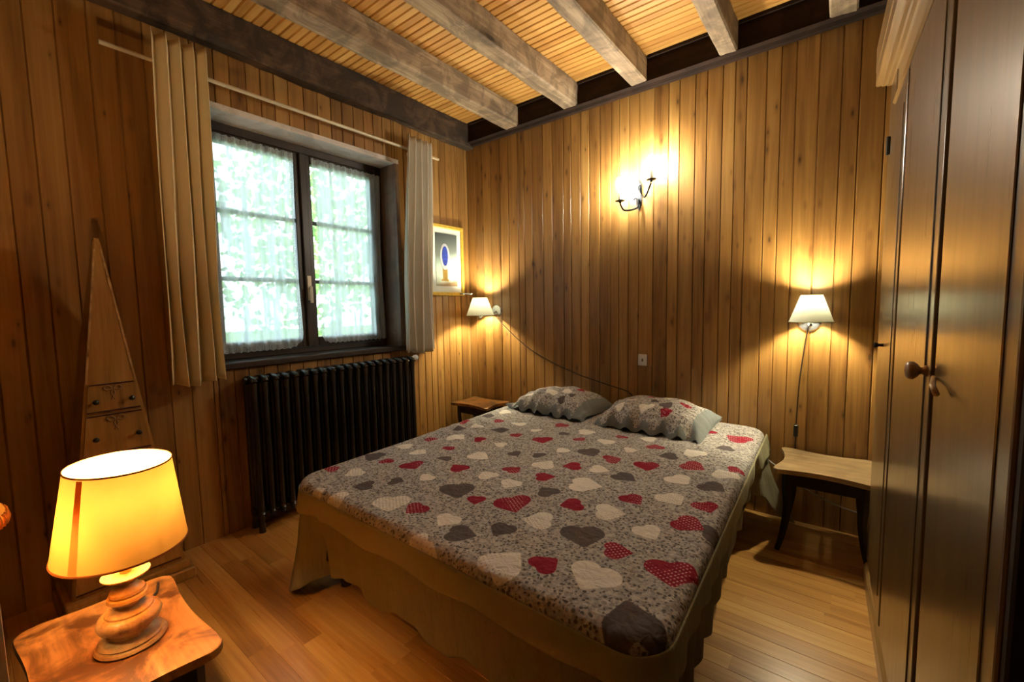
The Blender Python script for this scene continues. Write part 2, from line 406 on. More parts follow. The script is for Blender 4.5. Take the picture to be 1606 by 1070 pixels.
# closed door behind the camera
dr = link('door_1', B(-.42, .42, YN+.002, YN+.03, .005, 2.03, bev=.004), 'dark_wood'); tag(dr, kind='structure')
bm = bmesh.new(); box(bm, .33, .37, YN+.03, YN+.036, .95, 1.12, bev=.002); tube(bm, [(.35, YN+.036, 1.05), (.35, YN+.075, 1.05), (.25, YN+.078, 1.05)], .008, 10); link('door_handle', bm, 'pale_metal', dr)
bm = bmesh.new(); box(bm, -.49, -.425, YN+.001, YN+.035, 0, 2.10, bev=.004); box(bm, .425, .49, YN+.001, YN+.035, 0, 2.10, bev=.004); box(bm, -.425, .425, YN+.001, YN+.035, 2.035, 2.10, bev=.004); tag(link('trim_8', bm, 'dark_beam'), kind='structure')
bm = bmesh.new(); box(bm, -2.9, 1.0, YN-.12, YN-.008, -.1, 2.8); tag(link('wall_near_outer', bm, 'plaster'), kind='structure')

bm = bmesh.new(); box(bm, -2.9, 1.0, YB+.008, YB+.12, -.1, 2.9); tag(link('wall_back_outer', bm, 'plaster'), kind='structure')  # backing slabs from here on added to stop light leaking past the boards
bm = bmesh.new(); box(bm, -2.9, 1.0, YN-1.2, YB+.12, -.12, -.003); tag(link('floor_base', bm, 'groove_dark'), kind='structure')
bm = bmesh.new(); box(bm, -2.9, 1.0, YN-.1, YB+.12, ZC+.01, ZC+.1); tag(link('ceiling_base', bm, 'groove_dark'), kind='structure')
bm = bmesh.new(); box(bm, XR+.008, 1.0, YN-.1, YB+.12, -.1, 2.8); tag(link('wall_right_outer', bm, 'plaster'), kind='structure')
def beam(name, x0, x1, y0, y1, z0, z1, mat, n=26, amp=.006, bev=.008, along='y'):
    """roughly hewn beam"""
    bm = bmesh.new(); L = (y1-y0) if along == 'y' else (x1-x0)
    prof = []
    w_, h_ = ((x1-x0) if along == 'y' else (y1-y0)), z1-z0
    c = [(bev, 0), (w_-bev, 0), (w_, bev), (w_, h_-bev), (w_-bev, h_), (bev, h_), (0, h_-bev), (0, bev)]
    c2 = []
    for i in range(8):
        a, b = c[i], c[(i+1) % 8]; k = 4 if i % 2 == 0 else 1
        for j in range(k): c2.append((a[0]+(b[0]-a[0])*j/k, a[1]+(b[1]-a[1])*j/k))
    rings = []; sd = rnd.random()*50
    for i in range(n+1):
        t = i/n; rg = []
        for (a, b) in c2:
            e = amp*noise.noise(Vector((a*9+sd, b*9, t*L*3))) + amp*.6*noise.noise(Vector((a*30, b*30+sd, t*L*11)))
            ca = (a-w_/2); cb = (b-h_/2); s_ = 1 + e/max(.03, math.hypot(ca, cb))*1.0
            da = w_/2+ca*s_; db = min(h_, h_/2+cb*s_)
            rg.append(bm.verts.new((x0+da, y0+t*L, z0+db) if along == 'y' else (x0+t*L, y0+da, z0+db)))
        rings.append(rg)
    m = len(c2)
    for a, b in zip(rings, rings[1:]):
        for k in range(m): bm.faces.new((a[k], a[(k+1)%m], b[(k+1)%m], b[k]))
    bm.faces.new(rings[0]); bm.faces.new(rings[-1][::-1])
    return link(name, bm, mat, smooth=True, angle=.6)
jl = ['weathered grey oak ceiling joist nearest the window wall', 'weathered oak ceiling joist, second from the window wall', 'weathered oak ceiling joist above the double candle sconce',
      'weathered oak ceiling joist, fourth from the window wall', 'weathered oak ceiling joist nearest the wardrobe']
for (a, b), lb in zip([(-2.10, -1.985), (-1.59, -1.48), (-1.10, -1.00), (-.595, -.505), (-.108, .0)], jl):
    tag(beam('ceiling_joist', a, b, YN, 2.672, 2.55, ZC, 'beam_oak', n=60), lb, 'beam', 'exposed ceiling joists')
tag(beam('ceiling_beam', XL+.001, -2.50, YN, YB-.002, 2.515, ZC, 'old_beam', n=60, amp=.009), kind='structure').name = 'trim_1'
tag(beam('header', -2.499, XR, 2.672, YB-.002, 2.555, ZC-.001, 'dark_beam', n=40, amp=.001, along='x'), kind='structure').name = 'trim_2'
bm = bmesh.new(); extrude_profile(bm, [(2.70, 2.53), (YB-.001, 2.53), (YB-.001, 2.556), (2.664, 2.556), (2.66, 2.55), (2.69, 2.545)], -2.498, XR-.01)
tag(link('trim_3', bm, 'dark_beam'), kind='structure')
# small fillets where ceiling meets the header between the joists
bm = bmesh.new()
xs_ = [-2.49, -2.10, -1.985, -1.59, -1.48, -1.10, -1.0, -.595, -.505, -.108, 0, XR-.01]
for i in range(0, len(xs_), 2): box(bm, xs_[i]+.004, xs_[i+1]-.004, 2.655, 2.671, ZC-.018, ZC-.001)
tag(link('trim_4', bm, 'dark_beam'), kind='structure')

# window recess
RX = -2.80
bm = B(RX, XL+.001, WY0-.03, WY1+.03, WZ1, WZ1+.03); tag(link('trim_5', bm, 'soffit_wood_daylit'), kind='structure')
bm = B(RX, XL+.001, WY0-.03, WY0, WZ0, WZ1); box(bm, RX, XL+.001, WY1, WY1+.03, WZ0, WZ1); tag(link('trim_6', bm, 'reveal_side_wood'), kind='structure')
bm = B(RX, XL+.022, WY0-.03, WY1+.03, WZ0-.035, WZ0, bev=.006); tag(link('trim_7', bm, 'window_wood'), kind='structure')
bm = bmesh.new()                                       # outer wall shell around the opening
for a in ((YN-1.3, WY0-.03, -.1, 3), (WY1+.03, YB+.3, -.1, 3), (WY0-.03, WY1+.03, -.1, WZ0-.035), (WY0-.03, WY1+.03, WZ1+.03, 3)):
    box(bm, -2.86, -2.62, a[0], a[1], a[2], a[3])
tag(link('wall_outer', bm, 'plaster'), kind='structure')

win = empty('window_1', (-2.77, (WY0+WY1)/2, WZ0)); tag(win, kind='structure')
def WB(*boxes, bev=.004):
    bm = bmesh.new()
    for (x0, x1, y0, y1, z0, z1) in boxes: box(bm, x0+2.77, x1+2.77, y0-(WY0+WY1)/2, y1-(WY0+WY1)/2, z0-WZ0, z1-WZ0, bev=bev)
    return bm
YM = 1.392
link('window_frame', WB((-2.80, -2.75, WY0, WY0+.05, WZ0, WZ1), (-2.80, -2.75, WY1-.05, WY1, WZ0, WZ1), (-2.80, -2.75, WY0+.05, WY1-.05, WZ1-.05, WZ1), (-2.80, -2.75, WY0+.05, WY1-.05, WZ0, WZ0+.035)), 'window_wood', win)
for k, (a, b) in enumerate(((WY0+.052, YM-.002), (YM+.002, WY1-.052))):
    z0, z1 = WZ0+.037, WZ1-.052; st = .052
    f = link('casement', WB((-2.795, -2.745, a, a+st, z0, z1), (-2.795, -2.745, b-st, b, z0, z1), (-2.795, -2.745, a+st, b-st, z1-st, z1), (-2.795, -2.745, a+st, b-st, z0, z0+.06)), 'window_wood', win)
    for zz in (1.385, 1.765):
        link('glazing_bar', WB((-2.788, -2.765, a+st, b-st, zz-.012, zz+.012)), 'window_wood', win)
    for za, zb in ((z0+.06, 1.373), (1.397, 1.753), (1.777, z1-st)):
        link('pane', WB((-2.779, -2.775, a+st, b-st, za, zb), bev=0), 'window_glass', win)
link('cover_strip', WB((-2.745, -2.728, YM-.022, YM+.022, WZ0+.04, WZ1-.055)), 'window_wood', win)
bm = WB((-2.728, -2.722, YM-.014, YM+.014, 1.26, 1.42), (-2.722, -2.700, YM-.006, YM+.006, 1.335, 1.347), (-2.708, -2.698, YM-.009, YM+.009, 1.245, 1.352), bev=.003)
link('window_handle', bm, 'pale_metal', win)

# lace half curtains hung on the casements
def lace_curtain(name, ya, yb, ztop, zbot, cut_in, label):
    """ya..yb extent; cut_in: which lower corners are cut round; fringe scalloped"""
    nu, nv = 70, 90; H = ztop-zbot; W = yb-ya
    bm = bmesh.new(); lay = bm.verts.layers.float.new('edge_distance'); V = []
    for i in range(nu+1):
        u = i/nu; row = []
        # bottom outline
        zb_ = 0
        for side, on_ in ((u, cut_in[0]), (1-u, cut_in[1])):
            d = side*W
            if on_ and d < .09: zb_ = max(zb_, .085*(1-math.sqrt(max(0, 1-(1-d/.09)**2))))
        zb_ += .008*abs(math.sin(u*W*PI/.035))
        for j in range(nv+1):
            v = j/nv
            z = zbot + zb_ + (H-zb_)*v + .006*abs(math.sin(u*W*PI/.03))*v**8
            pinch = 1 - .05*math.sin(PI*v)**2
            y = (ya+yb)/2 + (u-.5)*W*pinch
            x = -2.735 + .006*math.sin(u*W*2*PI/.045+.8*math.sin(v*3)) + .004*math.sin(u*41+v*2) + .006*(1-v)
            vt = bm.verts.new((x, y, z)); vt[lay] = min(u*W, (1-u)*W, (z-zbot-zb_)*1., (ztop-z)*1.); row.append(vt)
        V.append(row)
    for i in range(nu):
        for j in range(nv): bm.faces.new((V[i][j], V[i+1][j], V[i+1][j+1], V[i][j+1]))
    return tag(link(name, bm, 'lace', smooth=True), label, 'lace curtain', 'lace window curtains')
lace_curtain('lace_curtain', .868, 1.335, 2.165, .958, (0, 1), 'sheer white lace curtain on the left window casement')
lace_curtain('lace_curtain', 1.448, 1.962, 2.165, .972, (1, 0), 'sheer white lace curtain on the right window casement, beside the handle')

# curtain rod and drapes
rod = empty('curtain_rod', (-2.485, 1.39, 2.325)); tag(rod, 'long pale curtain rod running above the window', 'curtain rod')
bm = bmesh.new(); tube(bm, [(0, -.955, 0), (0, .93, 0)], .0095, 14); link('pole', bm, 'rod_paint', rod, True, .8)
for y in (-.74, .72):
    bm = bmesh.new(); tube(bm, [(-.093, y, 0), (-.004, y, 0)], .006, 8); lathe(bm, [(.02, 0), (.02, .006)], 14, M=Matrix.Translation((-.094, y, 0)) @ Matrix.Rotation(PI/2, 4, 'Y')); link('bracket', bm, 'rod_paint', rod, True, .8)
def drape(name, yt0, yt1, yb0, yb1, zt, zb, folds, at_, ab, mat, label, ph=0):
    nu, nv = folds*16, 46
    def fn(u, v):
        # v 0 bottom .. 1 top
        z = zb + (zt-zb)*v + .012*math.sin(u*7+ph)*(1-v)
        ya = yb0+(yt0-yb0)*v**1.3; yb_ = yb1+(yt1-yb1)*v**1.3
        a = ab + (at_-ab)*v
        w_ = u*folds*2*PI + ph + .5*(1-v)*math.sin(u*5+ph)
        y = ya + (yb_-ya)*(u + .018*math.sin(2*w_)*(.6+.4*v)) + .006*math.sin(v*6+u*9)*(1-v)
        x = -2.485 + max(0, min(1, (v-.3)/.6))*(at_+.014) + a*math.sin(w_) + .01*math.sin(v*4+u*11)*(1-v)
        if v > .94:                                   # pinched rod pocket
            x += .006*math.sin((v-.94)/.06*PI)
        return (x, y, z)
    bm = grid(fn, nu, nv)
    o = tag(link(name, bm, mat, smooth=True), label, 'curtain', 'linen window drapes'); solid(o, .003)
    return o
drape('drape', .595, .795, .585, .80, 2.425, .85, 4, .036, .044, 'linen', 'long cream linen drape hanging left of the window, nearest the lamp', ph=1.9)
drape('drape', 1.985, 2.20, 1.935, 2.215, 2.40, .875, 4, .026, .044, 'linen_unlit', 'long cream linen drape hanging right of the window, beside the picture', ph=.6)

# picture
pic = empty('framed_picture', (XL+.001, 2.455, 1.58)); pic.rotation_euler = (0, 0, 0)
tag(pic, 'framed picture of a blue oval ornament on the wall beside the corner', 'picture')
W_, H_ = .19, .283
bm = bmesh.new(); fw = .028
for a in ((-W_, W_, H_-fw, H_), (-W_, W_, -H_, -H_+fw), (-W_, -W_+fw, -H_+fw, H_-fw), (W_-fw, W_, -H_+fw, H_-fw)): box(bm, 0, .022, a[0], a[1], a[2], a[3], bev=.004)
link('frame', bm, 'frame_gold', pic)
link('mat_board', B(.003, .008, -W_+fw, W_-fw, -H_+fw, H_-fw), 'mat_board', pic)
def printmat():
    m, nt, out = newmat('picture_print'); n = N(nt); tc = n('ShaderNodeTexCoord'); sp = n('ShaderNodeSeparateXYZ'); n.link(tc.outputs['Object'], sp.inputs[0])
    f = n.math('MULTIPLY_ADD', sp.outputs[2], 2.2, .5); f = n.math('ADD', f, n.math('MULTIPLY', sp.outputs[1], -.5))
    col = n.ramp(f, [(.08, lin(120, 104, 80)), (.16, lin(190, 206, 196)), (.45, lin(170, 196, 188)), (.62, lin(110, 122, 120)), (1, lin(66, 74, 76))])
    n.bsdf(out, col, .3)
printmat()
plain('print_silver', lin(190, 196, 204), .4); plain('print_blue', lin(44, 70, 170), .35, 0, .3, 60); plain('print_gold', lin(170, 140, 70), .4)
art = link('print', B(.009, .011, -.118, .118, -.205, .215), 'picture_print', pic)
def oval(cy, cz, ry, rz, x, t=.002, n_=28):
    bm = bmesh.new(); lathe(bm, [(1, 0), (1, t)], n_, M=Matrix.Translation((x, cy, cz)) @ Matrix(((0, 0, 1, 0), (ry, 0, 0, 0), (0, rz, 0, 0), (0, 0, 0, 1)))); return bm
link('printed_ornament', oval(-.02, .03, .052, .105, .0112), 'print_silver', art); link('printed_stone', oval(-.02, .035, .032, .078, .0134), 'print_blue', art)
bm = B(.0112, .013, -.045, .005, -.15, -.06); box(bm, .0112, .0125, -.06, .02, -.165, -.15); link('printed_foot', bm, 'print_gold', art)

# ---------------------------------------------------------------- radiator
rad = empty('radiator', (-2.50, .895, 0)); tag(rad, 'dark cast iron column radiator below the window', 'radiator')
NS, PT = 20, .0555
def section():
    bm = bmesh.new()
    for dx in (-.045, 0, .045):
        tube(bm, [(dx, 0, .045), (dx*1.02, 0, .08), (dx, 0, .18), (dx, 0, .70), (dx*1.0, 0, .785), (dx*.95, 0, .81)], [.014, .018, .0155, .0155, .018, .012], 10, flat=1.0)
    for z in (.07, .795):
        tube(bm, spline([(-.06, 0, z-.006), (-.045, 0, z+.008), (0, 0, z+.014), (.045, 0, z+.008), (.06, 0, z-.006)], 4), .0165, 10)
        tube(bm, [(0, -PT/2, z), (0, PT/2, z)], .02, 10)
    return bm
base = section(); s0 = link('section', base, 'iron_dark', rad, True, .9); s0.location = (0, PT/2, .03)
for k in range(1, NS):
    c = s0.copy(); COL.objects.link(c); c.parent = rad; c.location = (0, PT*(k+.5), .03)
for k in (0, NS-1):
    bm = bmesh.new()
    for dx in (-.045, .045): tube(bm, [(dx, PT*(k+.5), 0), (dx, PT*(k+.5), .06), (dx, PT*(k+.5), .13)], [.018, .013, .016], 10)
    link('foot', bm, 'iron_dark', rad, True, .9)
bm = bmesh.new(); tube(bm, [(0, NS*PT-.005, .835), (0, NS*PT+.02, .835)], .012, 10); tube(bm, [(0, NS*PT+.02, .835), (0, NS*PT+.028, .835), (0, NS*PT+.05, .835), (0, NS*PT+.056, .835)], [.014, .021, .021, .014], 14)
link('valve', bm, 'white_plastic', rad, True, .8)
bm = bmesh.new(); tube(bm, spline([(0, NS*PT-.01, .155), (0, NS*PT+.02, .15), (0, NS*PT+.03, .12), (0, NS*PT+.03, 0)], 5), .009, 8); link('pipe', bm, 'iron_dark', rad, True, .8)

# ---------------------------------------------------------------- pyramid chest
pyr = empty('pyramid_chest', (-2.315, .362, 0)); tag(pyr, 'tall narrow pyramid shaped wooden chest of small drawers standing against the wall', 'chest')
ZT, ZB0 = 1.505, .085
def hw(z): return .009 + (ZT-z)*.121          # half width at height
def fx(z): return -.0 - (z/ZT)*.10              # front face leans back
def bx_(z): return -.255
bm = bmesh.new(); R = []
for z in (ZB0, .5, 1., ZT-.01, ZT):
    s = .8 if z == ZT else 1
    R.append([bm.verts.new(p) for p in ((fx(z), -hw(z)*s, z), (fx(z), hw(z)*s, z), (bx_(z) if z < 1.4 else fx(z)-.03, hw(z)*s, z), (bx_(z) if z < 1.4 else fx(z)-.03, -hw(z)*s, z))])
for a, b in zip(R, R[1:]):
    for k in range(4): bm.faces.new((a[k], a[(k+1)%4], b[(k+1)%4], b[k]))
bm.faces.new(R[0][::-1]); bm.faces.new(R[-1])
bmesh.ops.bevel(bm, geom=[e for e in bm.edges if abs(e.verts[0].co.z-e.verts[1].co.z) > .05 and e.verts[0].co.x > -.15], offset=.004, segments=2, affect='EDGES')
link('body', bm, 'chest_wood', pyr)
bm = bmesh.new(); box(bm, -.26, .03, -.212, .212, 0, .05, bev=.006); box(bm, -.26, .018, -.202, .202, .05, .085, bev=.008, seg=2); link('plinth', bm, 'chest_wood', pyr)
def face_quad(bm, z0, z1, inset0, inset1, out, thick):
    ps = []
    for z in (z0, z1):
        for s in (-1, 1): ps.append((z, s*(hw(z)-(inset0 if z == z0 else inset1))))
    fr = [bm.verts.new((fx(z)+out, y, z)) for z, y in ps]; bk = [bm.verts.new((fx(z)+out-thick, y, z)) for z, y in ps]
    o = (0, 1, 3, 2)
    bm.faces.new([fr[i] for i in o]); bm.faces.new([bk[i] for i in o][::-1])
    for i in range(4): bm.faces.new((fr[o[i]], bk[o[i]], bk[o[(i+1)%4]], fr[o[(i+1)%4]]))
for z0, z1 in ((.80, .915), (.625, .79), (.42, .615), (.10, .41)):
    bm = bmesh.new(); face_quad(bm, z0, z1, .010, .010, .006, .012); d = link('drawer', bm, 'chest_wood', pyr)
    for a, b in ((z0, z0+.006), (z1-.006, z1)):
        bm = bmesh.new(); face_quad(bm, a, b, .012, .012, .0085, .004); link('painted_line', bm, 'chest_stripe', d)
    zc = (z0+z1)/2 - .012
    for s in (-1, 1):
        bm = bmesh.new(); lathe(bm, [(.0035, 0), (.0035, .008), (.009, .012), (.0105, .018), (.007, .023), (0, .024)], 14, cap=False, M=Matrix.Translation((fx(zc)+.006, s*hw(zc)*.62, zc)) @ Matrix.Rotation(PI/2, 4, 'Y')); link('knob', bm, 'knob_dark', d, True)
    bm = bmesh.new(); zt_ = z1-.022; xo = fx(zt_)+.0085
    for s in (-1, 1):
        tube(bm, spline([(xo, 0, zt_), (xo, s*.014, zt_+.012), (xo, s*.027, zt_+.006), (xo, s*.018, zt_-.006), (xo, 0, zt_)], 4), .003, 6)
        tube(bm, spline([(xo, 0, zt_), (xo, s*.006, zt_-.018), (xo, s*.0, zt_-.032), (xo, s*.006, zt_-.045)], 4), .0022, 6)
    link('bow_ornament', bm, 'chest_bow', d, True)
bm = bmesh.new(); 
for s in (-1, 1):
    for z0, z1 in ((.92, 1.46),):
        a = [bm.verts.new((fx(z)+.002, s*(hw(z)-o_), z)) for z in (z0, z1) for o_ in (.002, .008)]
        b = [bm.verts.new((v.co.x-.003, v.co.y, v.co.z)) for v in a]
        for q in ((0, 1, 3, 2),): bm.faces.new([a[i] for i in q]); bm.faces.new([b[i] for i in q][::-1])
        for i, j in ((0, 1), (1, 3), (3, 2), (2, 0)): bm.faces.new((a[i], a[j], b[j], b[i]))
link('edge_moulding', bm, 'turned_wood', pyr)


# ---------------------------------------------------------------- bed, quilt, pillows
bed = empty('bed', (-1.06, 1.75, 0)); tag(bed, 'wide double bed with its head against the back wall, under a heart print quilt', 'bed')
link('base', B(-.70, .70, -.90, .93, .16, .30, bev=.01), 'dark_wood', bed)
link('mattress', B(-.715, .715, -.915, .94, .302, .472, bev=.045, seg=4), 'mattress_cloth', bed, True)
for sx in (-1, 1):
    for sy in (-1, 1):
        bm = bmesh.new(); lathe(bm, [(.022, 0), (.03, .16)], 16, c=(sx*.62, sy*.8, 0)); link('leg', bm, 'dark_wood', bed, True, .8)

HEARTS = [(-1.739,0.95,'r',0.078,1.49),(-1.736,1.147,'g',0.12,3.42),(-1.626,0.978,'w',0.1,-1.77),(-1.624,1.144,'r',0.078,2.32),(-1.737,1.325,'w',0.1,3.79),(-1.478,0.925,'g',0.1,3.93),(-1.392,1.024,'g',0.078,0.41),(-1.466,1.162,'r',0.12,-0.42),(-1.588,1.304,'w',0.1,0.08),(-1.704,1.474,'r',0.078,5.26),(-1.317,1.108,'w',0.078,-1.59),(-1.25,0.889,'w',0.15,-0.78),(-1.153,0.918,'r',0.1,-1.55),(-1.413,1.313,'g',0.078,1.63),(-1.514,1.434,'r',0.078,1.47),(-1.6,1.573,'w',0.12,6.25),(-1.32,1.439,'w',0.12,0.04),(-1.291,1.268,'r',0.1,2.95),(-1.136,1.106,'g',0.15,-0.78),(-1.031,1.096,'r',0.078,5.25),(-1.144,1.288,'w',0.1,2.73),(-1.485,1.613,'r',0.078,2.99),(-1.7,1.688,'g',0.1,4.01),(-1.791,1.835,'r',0.1,0.95),(-1.653,1.781,'w',0.1,3.99),(-1.496,1.799,'g',0.12,5.45),(-1.356,1.628,'w',0.078,3.29),(-1.64,1.956,'r',0.078,4.66),(-1.775,2.01,'g',0.1,4.22),(-1.012,0.932,'w',0.1,-1.46),(-0.91,0.903,'g',0.12,0.4),(-0.825,0.989,'g',0.1,4.76),(-1.471,0.805,'w',0.1,3.71),(-0.937,0.776,'w',0.1,1.89),(-0.705,0.858,'w',0.15,1.44),(-0.897,1.144,'r',0.15,-0.75),(-1.724,2.142,'w',0.1,0.19),(-1.509,1.994,'w',0.1,5.44),(-1.356,1.94,'w',0.078,2.97),(-1.278,2.087,'r',0.1,4.51),(-1.37,1.786,'r',0.078,5.52),(-1.207,1.794,'r',0.12,-0.98),(-1.177,1.947,'g',0.078,4.48),(-1.084,2.054,'w',0.12,0.6),(-1.043,1.895,'r',0.078,5.78),(-0.909,2.092,'r',0.078,2.48),(-0.92,1.932,'w',0.1,5.03),(-1.041,1.71,'w',0.078,-1.79),(-1.113,1.616,'g',0.078,2.79),(-1.217,1.575,'g',0.078,5.88),(-0.916,1.755,'g',0.12,5.52),(-0.78,1.915,'w',0.078,0.61),(-0.799,1.756,'r',0.1,0.85),(-1.015,1.527,'w',0.12,1.44),(-0.907,1.567,'r',0.1,-2.53),(-0.789,1.607,'w',0.1,0.18),(-1.098,1.405,'r',0.1,1.36),(-0.932,1.406,'r',0.1,0.62),(-0.672,1.592,'g',0.12,6.06),(-0.758,1.426,'w',0.15,0.28),(-1.01,1.267,'w',0.1,-1.53),(-0.851,1.29,'g',0.1,2.74),(-0.726,1.249,'r',0.1,3.94),(-0.593,1.284,'w',0.12,0.43),(-0.569,1.416,'r',0.1,-0.54),(-0.764,1.097,'w',0.12,-2.71),(-0.706,2.034,'r',0.1,1.89),(-0.789,2.148,'w',0.1,3.19),(-0.531,2.036,'w',0.12,2.42),(-0.55,2.423,'r',0.078,2.2),(-0.412,2.397,'r',0.15,2.72),(-0.429,2.172,'g',0.1,3.67),(-0.651,1.767,'r',0.12,-1.14),(-0.613,1.927,'g',0.1,3.67),(-0.482,1.869,'r',0.12,-0.32),(-0.493,1.704,'w',0.12,5.68),(-0.365,1.858,'w',0.12,2.2),(-0.337,1.92,'r',0.078,4.28),(-0.366,1.692,'g',0.12,5.83),(-0.461,1.506,'w',0.12,-0.66),(-0.348,1.505,'r',0.1,-0.97),(-0.361,1.36,'r',0.12,-0.27),(-0.45,1.243,'w',0.1,-0.71),(-0.608,0.915,'r',0.1,1.23),(-0.596,1.096,'g',0.15,-1.0),(-0.481,0.933,'w',0.15,-1.56),(-0.479,1.091,'r',0.1,0.43),(-0.329,1.076,'r',0.15,-1.19),(-0.346,0.858,'g',0.15,2.15)]
ZQ = .508
def add_hearts(o, hearts, tf=lambda p: (p[0], p[1])):
    me = o.data; n = len(me.vertices); co = np.empty(n*3); me.vertices.foreach_get('co', co); co = co.reshape(-1, 3)
    P = co[:, :2] if tf is None else np.array([tf(c) for c in co])
    out = {k: np.full(n, -.05) for k in 'wrg'}
    for (x, y, k, s, a) in hearts:
        s = s/1.33; d = P - np.array([x, y])
        # tip points along angle a: heart y axis runs from tip upwards = -dir
        ux, uy = -math.cos(a), -math.sin(a)
        hy = (d[:, 0]*ux + d[:, 1]*uy)/s + .55; hx = np.abs(-d[:, 0]*uy + d[:, 1]*ux)/s
        dA = np.sqrt((hx-.25)**2 + (hy-.75)**2) - math.sqrt(2)/4
        m_ = .5*np.maximum(hx+hy, 0)
        dB = np.sqrt(np.minimum(hx**2+(hy-1)**2, (hx-m_)**2+(hy-m_)**2))*np.sign(hx-hy)
        sd_ = np.where(hy+hx > 1, dA, dB)*s
        out[k] = np.maximum(out[k], -sd_)
    for k, nm in (('w', 'heart_white'), ('r', 'heart_red'), ('g', 'heart_grey')):
        at = me.attributes.new(nm, 'FLOAT', 'POINT'); at.data.foreach_set('value', out[k].astype(np.float32))
quilt = empty('quilt', (0, 0, 0)); tag(quilt, 'taupe quilt printed with white, red and grey hearts, spread over the bed', 'quilt')
QX, QY0, QY1, QR, qr = .764, .79, 2.69, .10, .032
def shear(X, y): return (-1.026 - .04*(y-.8)) + X*(1.528 + .02*(y-.8))/1.528
def topz(x, y):
    z = .004*math.sin(x*9+y*4) + .004*math.sin(y*11-x*3) + .006*noise.noise(Vector((x*4, y*4, 3)))
    t = (x*.45 + (y-1.6)*.9); b = math.exp(-((x+.75)**2/.09 + (y-1.75)**2/.06)); z += .010*b*math.sin(t*64+2*math.sin(x*7))
    t2 = (x*.8 - (y-1.2)*.5); b2 = math.exp(-((x+1.15)**2/.12 + (y-1.15)**2/.05)); z += .006*b2*math.sin(t2*55+2*math.sin(y*6))
    return z
def qpos(a, b):
    cx_ = max(-QX+QR, min(QX-QR, a)); cy_ = max(QY0+QR, min(QY1-QR, b)); dx, dy = a-cx_, b-cy_; d = math.hypot(dx, dy)
    if d < 1e-6: return Vector((shear(a, b), b, ZQ + topz(a, b))), 0
    f = QR-qr
    if d <= f: h, dz = d, 0
    elif d <= f+qr*PI/2: an = (d-f)/qr; h, dz = f+qr*math.sin(an), -(qr-qr*math.cos(an))
    else: h, dz = QR, -qr-(d-f-qr*PI/2)
    x, y = cx_+dx/d*h, cy_+dy/d*h
    return Vector((shear(x, y), y, ZQ + dz + topz(x, y)*max(0, 1-d/QR))), d
wr = .008; DM = (QR-qr)+qr*PI/2+wr
ex = DM-QR
bm = bmesh.new(); stp = .0085
NA = int((2*QX+2*ex)/stp); NB = int((QY1-QY0+2*ex)/stp); V = []; flat = []
for i in range(NA+1):
    row = []
    for j in range(NB+1):
        a = -QX-ex+(2*QX+2*ex)*i/NA; b = QY0-ex+(QY1-QY0+2*ex)*j/NB
        p, d = qpos(a, b)
        row.append((bm.verts.new(p), d)); flat.append((a-.0, b))
    V.append(row)
for i in range(NA):
    for j in range(NB):
        q = (V[i][j], V[i+1][j], V[i+1][j+1], V[i][j+1])
        if sum(x[1] for x in q)/4 < DM+.004: bm.faces.new([x[0] for x in q])
bmesh.ops.delete(bm, geom=[v for v in bm.verts if not v.link_faces], context='VERTS')
pt = link('printed_top', bm, 'quilt_print', quilt, True)
add_hearts(pt, HEARTS + [(-1.58, .80, 'w', .07, 1.2), (-.99, .80, 'w', .09, 1.6), (-1.9, 1.9, 'w', .1, 1), (-.285, 1.35, 'g', .1, .5)])

# perimeter frames of the hanging sides
def perim(s):
    """s along: left side from head to foot, corner, foot, corner, right side. returns (point, outward)"""
    Ls = (QY1-.02) - (QY0+QR); A = QR*PI/2; Lf = 2*(QX-QR)
    if s < Ls: y = QY1-.02-s; return Vector((-QX, y, 0)), Vector((-1, 0, 0))
    s -= Ls
    if s < A: an = PI + s/QR; n_ = Vector((math.cos(an), math.sin(an), 0)); return Vector((-QX+QR, QY0+QR, 0))+n_*QR, n_
    s -= A
    if s < Lf: return Vector((-QX+QR+s, QY0, 0)), Vector((0, -1, 0))
    s -= Lf
    if s < A: an = 1.5*PI + s/QR; n_ = Vector((math.cos(an), math.sin(an), 0)); return Vector((QX-QR, QY0+QR, 0))+n_*QR, n_
    s -= A
    return Vector((QX, QY0+QR+s, 0)), Vector((1, 0, 0))
LS = QY1-.02-QY0-QR; LA = QR*PI/2; LF = 2*(QX-QR); LT = 2*LS+2*LA+LF
def bump_(x, c, w_): return math.exp(-((x-c)/w_)**2)
def region(s):
    """hem height, outward flare at hem, fold amplitude"""
    s1, s2, s3, s4 = LS, LS+LA, LS+LA+LF, LS+2*LA+LF
    hem, fl, am = .17, .02, .008
    if s < s1: hem, fl, am = .15, .03, .012
    if s1+LA < s < s3: hem, fl, am = .185, -.012, .004
    if s > s4: k = min(1, (s-s4-.2)/1.0); hem, fl, am = .18+.12*max(0, k), -.012, .012
    c = s1+LA*.45                                   # long flared front-left corner
    k = bump_(s, c, .12); hem = hem*(1-k)+.022*k; fl = fl*(1-k)+.085*k
    k = bump_(s, s2+.06, .055); fl -= .11*k; hem -= .05*k
    e = LT-s                                        # back right corner near the wall
    k = bump_(e, .42, .07); fl -= .09*k
    k = bump_(e, .14, .16); hem = hem*(1-k)+.09*k; fl = fl*(1-k) + .125*k
    k = bump_(s, s3+LA*.6, .1); fl += .02*k
    return hem, fl, am
